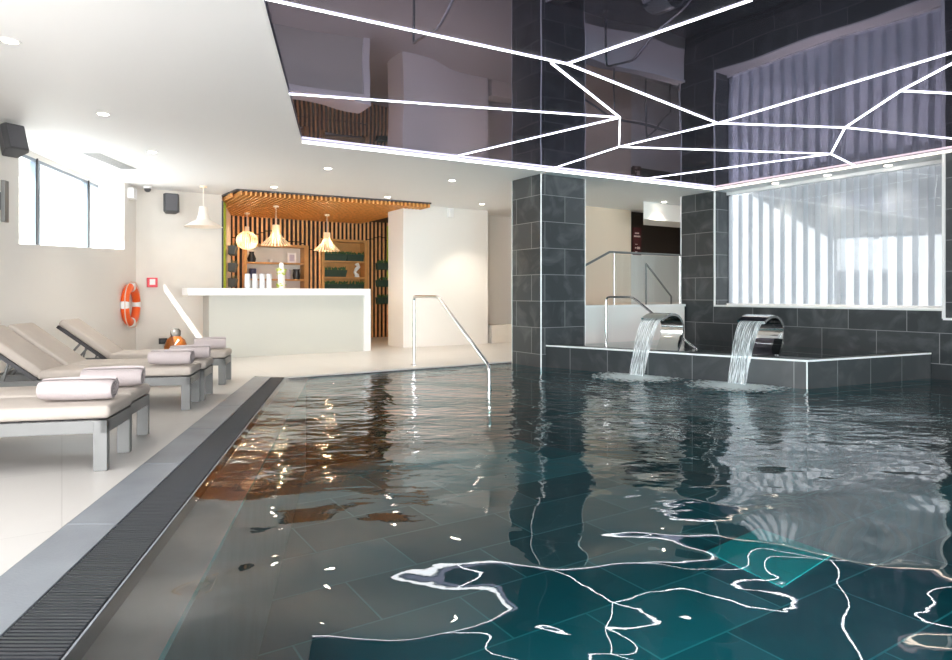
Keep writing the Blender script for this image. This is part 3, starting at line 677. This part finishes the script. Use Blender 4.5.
# ------------------------------------------------------------ pendant lamps
def pxy(px, y): return V((px-CX)/F*y, y, CB_Z)
def pendant(name, loc, drop, kind, label, m, glow=6):
    o = thing(name, label, 'lamp', loc, 0)
    MB().lathe([(0, 0), (0.055, 0), (0.055, -0.03), (0, -0.035)]).build('ceiling_rose', M['woodpale'], o, smooth=True)
    MB().tube([(0, 0, -0.03), (0, 0, -drop)], 0.006, 6).build('cord', M['paleshade'], o)
    s_ = MB(); n = 26
    if kind == 'flare':
        for i in range(n):
            a_ = 2*PI*i/n; u = V(math.cos(a_), math.sin(a_)); tn = V(-u.y, u.x)
            pr = [(0.07, 0), (0.075, -0.14), (0.13, -0.24), (0.29, -0.40)]; ws = [0.014, 0.014, 0.022, 0.044]
            vs_ = []; fs_ = []
            for (r_, z_), w_ in zip(pr, ws): vs_ += [u*r_-tn*w_/2+V(0, 0, z_-drop), u*r_+tn*w_/2+V(0, 0, z_-drop)]
            for q_ in range(3): fs_.append((q_*2, q_*2+1, q_*2+3, q_*2+2))
            s_.add(vs_, fs_)
        s_.lathe([(0.062, -drop), (0.062, -drop-0.02), (0.07, -drop-0.02), (0.07, -drop)], n=20)
        bz = -drop-0.2
    elif kind == 'wide':
        pr = [(0.07, 0), (0.08, -0.16), (0.12, -0.24), (0.22, -0.30), (0.31, -0.34), (0.22, -0.28), (0.11, -0.22), (0.07, -0.1)]
        s_.lathe([(r_, z_-drop) for r_, z_ in pr], n=30); bz = -drop-0.2
    else:
        for i in range(30):
            a_ = 2*PI*i/30; u = V(math.cos(a_), math.sin(a_)); tn = V(-u.y, u.x); vs_ = []; fs_ = []
            for q_ in range(13):
                th = PI*(0.06+0.88*q_/12); r_ = 0.225*math.sin(th); z_ = 0.2*math.cos(th); w_ = max(0.006, 0.03*math.sin(th))
                vs_ += [u*r_-tn*w_/2+V(0, 0, z_-drop-0.3), u*r_+tn*w_/2+V(0, 0, z_-drop-0.3)]
            for q_ in range(12): fs_.append((q_*2, q_*2+1, q_*2+3, q_*2+2))
            s_.add(vs_, fs_)
        s_.lathe([(0.045, -drop), (0.05, -drop-0.11), (0.045, -drop-0.11), (0.04, -drop)], n=20); bz = -drop-0.3
    s_.build('lamp_shade', m, o, smooth=(kind == 'wide'))
    MB().lathe([(0, -0.06), (0.035, -0.045), (0.05, 0), (0.03, 0.045), (0.015, 0.07), (0, 0.07)], (0, 0, bz)).build('bulb', M['bulb'], o, smooth=True)
    l = bpy.data.lights.new('lamp_glow', 'POINT'); l.energy = glow; l.color = (1, 0.72, 0.42); l.shadow_soft_size = 0.06
    lo = bpy.data.objects.new('lamp_glow', l); C.objects.link(lo); lo.parent = o; lo.location = (0, 0, bz-0.02)
    return o
pendant('pendant_lamp', V(*ce(203.5, 186).xy, CEIL), 0.36, 'wide', 'ivory saucer pendant lamp hanging in front of the cream wall', M['paleshade'], 5)
pendant('pendant_lamp', pxy(247, 14.0), 0.30, 'globe', 'round slatted globe pendant with amber centre at left over bar', M['woodpale'], 38)
pendant('pendant_lamp', pxy(276, 12.9), 0.38, 'flare', 'flared wooden slat pendant lamp in the middle over the bar', M['woodpale'], 38)
pendant('pendant_lamp', pxy(327, 14.3), 0.40, 'flare', 'flared wooden slat pendant lamp at right over the bar', M['woodpale'], 38)

# ------------------------------------------------------------ LED lines on the membrane
N1, N1b, N2, N3, N4, N5, N6, N7 = (551, 62.8), (567, 64), (620, 117.7), (619, 147), (718, 123.4), (845, 127.7), (831, 154), (900.6, 91)
leds = [((265, -1), N1b, 'longest light line from top left corner of the dark ceiling'),
        (N1, N2, 'short light line running down right from the upper junction near the pillar'),
        (N2, N3, 'shortest, nearly upright light line right of the pillar reflection'),
        (N1b, (752, 0), 'light line rising from the upper junction to the top frame edge'),
        (N1b, N4, 'light line joining the upper junction to the junction left of the blind'),
        (N4, (952, 52.8), 'light line rising rightwards across the reflected blind, the topmost there'),
        (N4, N5, 'nearly level light line right of the junction left of the blind'),
        (N5, N6, 'short steep light line down to the lowest junction on the right'),
        (N6, (855, 165.8), 'tiny light stub from the lowest junction to the ceiling edge'),
        (N5, N7, 'short light line rising right to the upper right junction'),
        (N7, (1000, 38.5), 'upper of two short light lines leaving the upper right junction'),
        (N7, (1000, 96), 'lower of two short light lines leaving the upper right junction'),
        (N5, (1000, 143.5), 'light line running slightly down from the right junction to right edge'),
        (N3, N4, 'light line from the short upright line up to the junction by the blind'),
        (N3, N6, 'long nearly level light line ending at the lowest junction on the right'),
        (N3, (548.6, 169.9), 'light line running down left to the pillar corner'),
        (N6, (639.6, 179.5), 'lowest long light line reaching the back edge of the dark ceiling'),
        ((289, 94), N2, 'level light line from the left edge of the dark ceiling'),
        (N2, (451, 157.5), 'light line running down left to the back ceiling edge')]
def led(a, b, label):
    zz = CEIL+0.031; p = at(*a, zz); q = at(*b, zz); o = MB().bar(p-p, q-p, 0.013, 0.008).build('ceiling_light_line', M['led'])
    o.location = p; tag(o, label, 'light', 'white light lines on the dark ceiling')
for x in leds: led(*x)

# ------------------------------------------------------------ downlights
dl = [((10, 41), 'round recessed downlight nearest the camera at far upper left'),
      ((103, 114), 'round recessed downlight above the speaker and high window'),
      ((152, 152), 'faint round recessed downlight right of the ceiling vent'),
      ((328, 168.5), 'round recessed downlight just behind the dark ceiling above the canopy'),
      ((274, 187), 'round recessed downlight close to the canopy edge above the middle pendant'),
      ((387.6, 197), 'round recessed downlight close to the right part of the canopy edge'),
      ((452, 180.5), 'round recessed downlight left of the slate pillar'),
      ((482, 204), 'round recessed downlight in front of the white wall block'),
      ((664, 202), 'warm recessed downlight in the passage right of the pillar'),
      ((782.7, 185.2), 'leftmost of three warm downlights above the blind'),
      ((838, 176.5), 'middle of three warm downlights above the blind'),
      ((899, 166.7), 'rightmost of three warm downlights above the blind')]
proto = None
for i, (q, lab) in enumerate(dl):
    if i in (9, 10, 11):
        t_ = (T1)*(0.28+0.25*(i-9)); p = WP(t_, 0.17, CEIL)
    else: p = V(*ce(*q).xy, CEIL)
    if proto is None:
        proto = thing('ceiling_downlight', lab, 'light', p, group='round recessed downlights')
        MB().lathe([(0.05, -0.002), (0.07, -0.006), (0.075, -0.001), (0.05, 0.0)]).build('rim', M['white'], proto, smooth=True)
        MB().lathe([(0, -0.004), (0.05, -0.004), (0.05, -0.001), (0, -0.001)]).build('lens', M['lamp'], proto)
    else: dup(proto, p, label=lab)
    l = bpy.data.lights.new('downlight_beam', 'SPOT'); l.energy = (10, 30, 40, 75, 70, 75, 75, 75, 60)[i] if i < 9 else 40; l.color = (1, 0.88, 0.72); l.spot_size = math.radians(95); l.spot_blend = 0.7; l.shadow_soft_size = 0.05
    lo = bpy.data.objects.new('downlight_beam', l); C.objects.link(lo); lo.location = p+V(0, 0, -0.02)

# vent, detectors
vt = thing('ceiling_vent', 'slotted rectangular air vent in the white ceiling near the window', 'vent', V(*ce(111, 161).xy, CEIL))
u1 = (ce(131, 169)-ce(90, 152)).normalized(); u1 = V(u1.x, u1.y); u2 = V(-u1.y, u1.x); ln_ = (ce(131, 169)-ce(90, 152)).length
MB().obox(V(0, 0, -0.003), u1*ln_, u2*0.3, UP*0.006).build('frame', M['white'], vt)
m_ = MB()
for i in range(22):
    m_.obox(u1*(-ln_/2+0.05+i*(ln_-0.1)/21)+V(0, 0, -0.008), u1*0.02, u2*0.24, UP*0.006)
m_.build('slots', M['alu'], vt)
p = at(126, 190, 2.85); p = WL(11.0); o = thing('wall_sensor', 'white box sensor at the top of the left wall corner', 'sensor', V(p.x+0.05, p.y, 2.80), 0.18)
MB().box(-0.06, 0.05, -0.09, 0.09, -0.09, 0.09).build('body', M['countertop'], o, bevel=0.01)
p = ce(150.5, 187.5); o = thing('dome_camera', 'small white dome camera on the ceiling by the back wall', 'camera', V(p.x, p.y-0.1, CEIL))
MB().lathe([(0, 0), (0.07, 0), (0.07, -0.03), (0.06, -0.035), (0, -0.035)]).build('base', M['countertop'], o, smooth=True)
MB().lathe([(0.055, -0.035), (0.05, -0.07), (0.03, -0.09), (0, -0.096)]).build('dome', M['speaker'], o, smooth=True)
p = F1+E1*1.1; o = thing('wall_sensor', 'white motion sensor at the top of the white wall block', 'sensor', V(p.x, p.y-0.02, 2.83), rzE)
MB().box(-0.06, 0.06, -0.08, 0.01, -0.1, 0.1).build('body', M['countertop'], o, bevel=0.015)

# speakers
def speaker(loc, rz, tilt, s_, label):
    o = thing('wall_speaker', label, 'speaker', loc, rz)
    R_ = Matrix.Rotation(tilt, 4, 'X')
    MB().prism([(-0.12*s_, -0.17*s_), (0.12*s_, -0.17*s_), (0.15*s_, -0.1*s_), (0.1*s_, 0.1*s_), (-0.1*s_, 0.1*s_), (-0.15*s_, -0.1*s_)], -0.19*s_, 0.19*s_).build('cabinet', M['speaker'], o, bevel=0.012, xf=R_)
    MB().box(-0.105*s_, 0.105*s_, -0.176*s_, -0.17*s_, -0.165*s_, 0.165*s_).build('grille', M['grille'], o, xf=R_)
    MB().tube([(0, 0.08*s_, 0), (0, 0.24*s_, 0.02)], 0.018, 8).build('bracket', M['black'], o)
    return o
speaker(V(-4.98, 6.96, 2.73), math.radians(62), math.radians(-20), 0.78, 'charcoal wall speaker tilted downwards beside the high window')
speaker(V(-5.36, 11.42, 2.68), math.radians(30), math.radians(-6), 0.85, 'black wall speaker on the cream back wall beside the ivory pendant')
o = thing('wall_bracket', 'dark flat upright bracket on the left wall at the frame edge', 'bracket', V(WL(6.86).x, 6.86, 2.08), 0.18)
MB().box(0.09, 0.13, -0.045, 0.045, -0.22, 0.22).build('plate', M['alu'], o, bevel=0.005); MB().box(0, 0.09, -0.05, 0.03, -0.09, 0.09).build('arm', M['speaker'], o)

# fire call point, socket
bd = V(0.824, 0.566); bn = V(0.566, -0.824)
def onback(px, py, d=0.0):
    s_ = (px-CX)/F; b0 = V(-5.93, 11.34); k_ = (s_*b0.y-b0.x)/(bd.x-s_*bd.y); q = b0+bd*k_; return V(q.x, q.y, H+(HZ-py)*q.y/F)+bn*d
rzb = math.atan2(bd.y, bd.x)
o = thing('fire_call_point', 'small red and white fire call point on the cream wall', 'alarm', onback(152, 282.5), rzb)
MB().box(-0.085, 0.085, -0.05, 0, -0.085, 0.085).build('body', M['red'], o, bevel=0.008); MB().box(-0.045, 0.045, -0.056, -0.05, -0.04, 0.06).build('button', M['countertop'], o)
o = thing('wall_socket', 'small black wall socket behind the amber carboy', 'socket', onback(163, 341), rzb)
MB().box(-0.07, 0.07, -0.03, 0, -0.05, 0.05).build('plate', M['black'], o, bevel=0.006); MB().box(-0.04, 0.04, -0.034, -0.03, -0.03, 0.03).build('insert', M['speaker'], o)

# lifebuoy
lb = thing('lifebuoy', 'orange lifebuoy with white bands and rope hanging on the left wall', 'lifebuoy', V(WL(10.88).x+0.06, 10.89, 0.92), 0)
lb.rotation_euler = (0, PI/2, 0.185)
def torus(R0, r0, a0, a1, n=40, m2=14, flat=0.9):
    mb = MB(); closed = abs(a1-a0) > 6.2; k = n if closed else n+1
    for i in range(k):
        a_ = a0+(a1-a0)*i/n
        for j in range(m2):
            b_ = 2*PI*j/m2; rr = R0+r0*math.cos(b_); mb.v.append(V(rr*math.cos(a_), rr*math.sin(a_), r0*flat*math.sin(b_)))
    for i in range(n):
        for j in range(m2):
            i2 = (i+1) % k; mb.f.append([i*m2+j, i*m2+(j+1) % m2, i2*m2+(j+1) % m2, i2*m2+j])
    return mb
torus(0.29, 0.07, 0, 2*PI).build('ring', M['orange'], lb, smooth=True)
for i in range(4):
    a_ = i*PI/2; torus(0.29, 0.073, a_-0.17, a_+0.17, 6).build('band', M['countertop'], lb, smooth=True)
rp = []
for i in range(49):
    a_ = 2*PI*i/48; rr = 0.375+0.035*abs(math.sin(2*a_)); rp.append((rr*math.cos(a_), rr*math.sin(a_), 0.03))
MB().tube(rp, 0.008, 6).build('rope', M['rope'], lb, smooth=True)

# amber carboy
am = thing('amber_carboy', 'large amber bottle with clear glass top standing on the floor by the cream wall', 'bottle', V(-4.98, 10.78, 0))
MB().lathe([(0, 0), (0.15, 0), (0.18, 0.08), (0.175, 0.24), (0.14, 0.34), (0.085, 0.39), (0.08, 0.4), (0, 0.4)]).build('body', M['amber'], am, smooth=True)
MB().lathe([(0.07, 0.4), (0.08, 0.43), (0.078, 0.49), (0.05, 0.525), (0, 0.53)]).build('glass_cap', M['capglass'], am, smooth=True)
MB().tube([(0.1, -0.1, 0.35), (0.06, -0.135, 0.28), (0.02, -0.165, 0.2)], 0.016, 8).build('tag', M['paleshade'], am)

# ------------------------------------------------------------ drain grate
gr = thing('drainage_grate', 'long dark slotted overflow grate between grey coping and pool water', 'grate', (0, 0, 0))
gb = MB(); y = Y0+0.01
while y < Y1-0.01:
    a, b = GL(y)+V(0.004, 0), GR(y)+V(-0.013, 0)
    gb.hexa([V(a.x, a.y, -0.03), V(b.x, b.y, -0.03), V(b.x, b.y+0.012, -0.03), V(a.x, a.y+0.012, -0.03)], [V(a.x, a.y, -0.002), V(b.x, b.y, -0.002), V(b.x, b.y+0.012, -0.002), V(a.x, a.y+0.012, -0.002)])
    y += 0.022
gb.build('bars', M['grate'], gr)
gb = MB()
for t in (0.1, 0.5, 0.9):
    a = GL(Y0).lerp(GR(Y0), t); b = GL(Y1).lerp(GR(Y1), t); gb.bar(V(a.x, a.y, -0.035), V(b.x, b.y, -0.035), 0.012, 0.02)
gb.build('carrier_rail', M['grate'], gr)

# ------------------------------------------------------------ handrails
def rail(pts, r=0.023, n=12, fil=0.07):
    pts = [Vector(p) for p in pts]; out = [pts[0]]
    for i in range(1, len(pts)-1):
        a, b, c_ = pts[i-1], pts[i], pts[i+1]; d1 = (a-b).normalized()*fil; d2 = (c_-b).normalized()*fil
        for k in range(7):
            t = k/6; out.append((b+d1)*(1-t)**2+b*2*t*(1-t)+(b+d2)*t*t)
    out.append(pts[-1]); return MB().tube(out, r, n)
hp = V(-0.96, 10.07); hd = V(0.5, -0.87)
o = thing('pool_handrail', 'bent steel handrail going down into the pool before the white block', 'railing', V(hp.x, hp.y, 0))
def HP(s_, z): return V(hd.x*s_, hd.y*s_, z)
rail([HP(0, 0), HP(0, 1.06), HP(0.83, 1.06), HP(2.24, 0.2), HP(2.26, -0.6)]).build('rail', M['steel'], o, smooth=True)
MB().lathe([(0, 0), (0.05, 0), (0.05, 0.012), (0.03, 0.02), (0, 0.02)]).build('base_flange', M['steel'], o, smooth=True)
hp2 = V(2.17, 10.85); hd2 = V(0.77, -0.64)
o = thing('basin_handrail', 'bent steel handrail entering the raised basin beside the left spout', 'railing', V(hp2.x, hp2.y, 0.08))
def HQ(s_, z): return V(hd2.x*s_, hd2.y*s_, z-0.08)
rail([HQ(0, 0.08), HQ(0, 1.05), HQ(0.48, 1.05), HQ(1.6, 0.2), HQ(1.62, 0.09)], 0.02).build('rail', M['steel'], o, smooth=True)
MB().lathe([(0, 0), (0.045, 0), (0.045, 0.012), (0.03, 0.02), (0, 0.02)]).build('base_flange', M['steel'], o, smooth=True)

# ------------------------------------------------------------ spouts and falls
jn = V(-0.79, -0.61).normalized(); jw = V(-jn.y, jn.x)*0.36
for i, (base, nm) in enumerate(((V(2.70, 9.21), 'left'), (V(3.72, 8.38), 'right'))):
    o = thing('water_spout', nm+' one of the two curved steel blade spouts on the slate basin', 'spout', V(base.x, base.y, 0.2), group='steel blade spouts')
    prof = [(0.02, 0.0), (-0.03, 0.12), (-0.09, 0.22), (-0.13, 0.33), (-0.14, 0.43), (-0.11, 0.52), (-0.04, 0.585), (0.06, 0.615), (0.17, 0.61), (0.27, 0.575), (0.33, 0.545)]
    # smooth the profile
    pts = []
    for k in range(len(prof)-1):
        for t in (0, 0.33, 0.66):
            p0 = prof[max(k-1, 0)]; p1 = prof[k]; p2 = prof[k+1]; p3 = prof[min(k+2, len(prof)-1)]
            q = [0.5*((2*p1[j])+(-p0[j]+p2[j])*t+(2*p0[j]-5*p1[j]+4*p2[j]-p3[j])*t*t+(-p0[j]+3*p1[j]-3*p2[j]+p3[j])*t**3) for j in (0, 1)]
            pts.append(q)
    pts.append(prof[-1])
    MB().ribbon([jn*a+V(0, 0, b) for a, b in pts], jw, 0.035).build('blade', M['chrome'], o, smooth=True)
    # falling sheet
    fo = thing('water_fall', 'sheet of water pouring from the '+nm+' steel spout into the pool', 'water', V(base.x, base.y, WAT), group='sheets of falling water')
    z0 = 0.2+0.55-WAT; fp = []
    for k in range(19):
        t = k/18; fp.append(jn*(0.31+0.36*t)+V(0, 0, z0*(1-t**1.75)))
    NW = 25; mb = MB(); rnd = random.Random(i)
    amp = [rnd.uniform(-0.006, 0.006) for _ in range(NW)]
    for k, p_ in enumerate(fp):
        for j in range(NW):
            u = j/(NW-1)-0.5; mb.v.append(p_+jw*(0.9-0.22*k/18)*u+jn*amp[j]*min(1, k/5))
    for k in range(18):
        for j in range(NW-1): mb.f.append([k*NW+j, k*NW+j+1, (k+1)*NW+j+1, (k+1)*NW+j])
    sh = mb.build('sheet', M['sheet'], fo, smooth=True)
    uvl = sh.data.uv_layers['UVMap'].data; jd = jw.normalized()
    for lp in sh.data.loops:
        co_ = sh.data.vertices[lp.vertex_index].co; uvl[lp.index].uv = (co_.dot(jd), co_.z)
    # foam
    fm = MB(); nr, na = 10, 40; fm.v.append(V(0, 0, 0.03))
    for r_ in range(1, nr+1):
        for a_ in range(na):
            th = 2*PI*a_/na; rr = 0.62*r_/nr; fm.v.append(V(rr*math.cos(th)*1.0, rr*math.sin(th)*1.0, max(0.004, 0.035*(1-rr/0.3))+0.004*rnd.random()))
    for a_ in range(na): fm.f.append([0, 1+a_, 1+(a_+1) % na])
    for r_ in range(nr-1):
        for a_ in range(na): fm.f.append([1+r_*na+a_, 1+(r_+1)*na+a_, 1+(r_+1)*na+(a_+1) % na, 1+r_*na+(a_+1) % na])
    fo2 = fm.build('foam', M['foam'], fo, smooth=True); fo2.location = jn*0.67+V(0, 0, 0.003)

# ------------------------------------------------------------ loungers and towels
LA = math.radians(13); LWID = 0.53; LLEN = 1.95; HNG = 1.30
def soft_box(x0, x1, y0, y1, z0, z1): return MB().box(x0, x1, y0, y1, z0, z1)
def lounger(loc, label, up=True):
    # local: +x from foot towards head (rotated afterwards), +y across
    o = thing('sun_lounger', label, 'sun lounger', loc, PI+LA, group='sun loungers along the pool')
    W_ = -LWID  # across direction: local -y points away from camera after rotation
    ys = (0, W_); lt = 0.08
    fr = MB()
    for yy in (-lt/4-0.005, W_+lt/4+0.005): fr.box(0, LLEN, yy-0.02, yy+0.02, 0.235, 0.315)
    fr.box(0, 0.04, W_, 0, 0.235, 0.315); fr.box(LLEN-0.04, LLEN, W_, 0, 0.235, 0.315)
    fr.box(HNG-0.02, HNG+0.02, W_+0.03, -0.03, 0.25, 0.3)
    fr.build('frame', M['alu'], o, bevel=0.004)
    for x in (0, LLEN-lt):
        for yy in (0, W_+0.055):
            MB().box(x, x+lt, yy-0.055, yy, 0, 0.315).build('leg', M['alu'], o, bevel=0.004)
    s_ = MB()
    for k in range(17):
        x = 0.06+k*(HNG-0.1)/16; s_.box(x, x+0.05, W_+0.03, -0.03, 0.305, 0.318)
    s_.build('slats', M['speaker'], o)
    m_ = MB().box(-0.01, HNG, W_+0.01, -0.01, 0.322, 0.405).build('mattress', M['mattress'], o, bevel=0.03, seg=4)
    m_.data.polygons.foreach_set('use_smooth', [True]*len(m_.data.polygons))
    BL = 0.67; ang = math.radians(38) if up else 0
    R_ = Matrix.Translation((HNG, 0, 0.315)) @ Matrix.Rotation(-ang, 4, 'Y')
    if not up: BL = LLEN-HNG-0.01
    b_ = MB(); b_.box(0, BL, W_+0.02, W_+0.05, -0.02, 0.015); b_.box(0, BL, -0.05, -0.02, -0.02, 0.015); b_.box(BL-0.03, BL, W_+0.02, -0.02, -0.02, 0.015)
    for k in range(8): b_.box(0.05+k*0.072 if up else 0.03+k*0.06, (0.09+k*0.072) if up else 0.06+k*0.06, W_+0.04, -0.04, 0.0, 0.012)
    br_ = b_.build('backrest_frame', M['speaker'], o, xf=R_)
    c_ = MB().box(0.005, BL+0.01, W_+0.01, -0.01, 0.018, 0.1).build('back_cushion', M['mattress'], br_, bevel=0.028, seg=4, xf=R_)
    c_.data.polygons.foreach_set('use_smooth', [True]*len(c_.data.polygons))
    if up:
        for yy in (-0.035, W_+0.035):
            p_ = R_ @ V(0.36, yy, -0.02)
            st = MB().bar(p_, V(p_.x+0.18, yy, 0.30), 0.025, 0.02); st.bar(R_ @ V(0.28, yy, -0.02), V(p_.x-0.02, yy, 0.3), 0.02, 0.016); st.build('prop', M['alu'], o)
    return o
lspots = [(at(107, 471)+V(0, 0.0), False, 'nearest sun lounger, lying flat, with a rolled towel at its foot'),
          (V(-2.45, 4.60), False, 'second nearest sun lounger, lying flat right behind the nearest one'),
          (at(190, 410), True, 'raised-back sun lounger, nearer of the adjoining middle pair'),
          (V(-2.80, 6.70), True, 'raised-back sun lounger, farther of the adjoining middle pair'),
          (V(-3.04, 7.88), True, 'farthest sun lounger with raised back, standing alone near the lifebuoy')]
pf_ = lounger(V(lspots[0][0].x, lspots[0][0].y), lspots[0][2], False)
pu_ = lounger(V(lspots[2][0].x, lspots[2][0].y), lspots[2][2], True)
dup(pf_, V(*lspots[1][0].xy), label=lspots[1][2])
dup(pu_, V(*lspots[3][0].xy), label=lspots[3][2]); dup(pu_, V(*lspots[4][0].xy), label=lspots[4][2])
# rolled towel: a spiral ribbon, slightly flattened
def towel_mesh(L_, R0):
    mb = MB(); n = 110; turns = 3.2; th = 0.5*R0/turns; pts = []
    for i in range(n+1):
        a_ = 2*PI*turns*i/n; r_ = 0.12*R0+(R0*0.88)*i/n
        pts.append((r_*math.cos(a_)*1.08, r_*math.sin(a_)*0.94, a_))
    xs = [-L_/2, -L_/2+0.012, -L_/2+0.03, -L_/6, L_/6, L_/2-0.03, L_/2-0.012, L_/2]; sh = [0.9, 0.97, 1, 1.0, 1.0, 1, 0.97, 0.9]
    m_ = len(xs)
    for i, (y, z, a_) in enumerate(pts):
        d = math.hypot(y, z); oy, oz = y/d, z/d
        for x, s_ in zip(xs, sh):
            k = (i/n); jit = 0.006*math.sin(i*0.35+x*9)*k
            mb.v.append(V(x+0.012*(1-k)*(1 if x < 0 else -1), y*s_+oy*jit, z*s_+oz*jit))
        for x, s_ in zip(xs, sh):
            mb.v.append(V(x+0.012*(1-i/n)*(1 if x < 0 else -1), y*s_-oy*th*0.95, z*s_-oz*th*0.95))
    for i in range(n):
        a0, b0 = i*2*m_, (i+1)*2*m_
        for j in range(m_-1):
            mb.f.append([a0+j, a0+j+1, b0+j+1, b0+j]); mb.f.append([a0+m_+j, b0+m_+j, b0+m_+j+1, a0+m_+j+1])
        mb.f.append([a0, b0, b0+m_, a0+m_]); mb.f.append([a0+m_-1, a0+2*m_-1, b0+2*m_-1, b0+m_-1])
    e0 = n*2*m_
    for j in range(m_-1): mb.f.append([e0+j, e0+j+1, e0+m_+j+1, e0+m_+j]); mb.f.append([j, m_+j, m_+j+1, j+1])
    return mb
TR = 0.082
tw = towel_mesh(0.44, TR).build('rolled_towel', M['towel'], smooth=True)
tsp = [(78, 4.22, -2, 'rolled pinkish white towel on the nearest sun lounger, biggest in view'), (113, 4.83, 3, 'rolled towel on the second nearest sun lounger, behind the biggest roll'),
       (171, 6.33, -6, 'rolled towel on the nearer middle lounger, spiral end showing'), (190, 6.9, 4, 'rolled towel on the farther middle lounger, half hidden'),
       (210, 8.12, 10, 'rolled towel on the farthest sun lounger')]
for i, (px, y, dr, lab) in enumerate(tsp):
    o = tw if i == 0 else tw.copy()
    if i: C.objects.link(o)
    o.location = ((px-CX)/F*y, y, 0.405+TR*0.94*0.97+0.004); o.rotation_euler = (0.4*i, 0, LA+math.radians(dr)) if False else (0, 0, LA+math.radians(dr))
    sc_ = [1, 0.93, 0.9, 0.9, 0.85][i]; o.scale = (sc_, 1, 1)
    tag(o, lab, 'towel', 'rolled towels on the loungers')
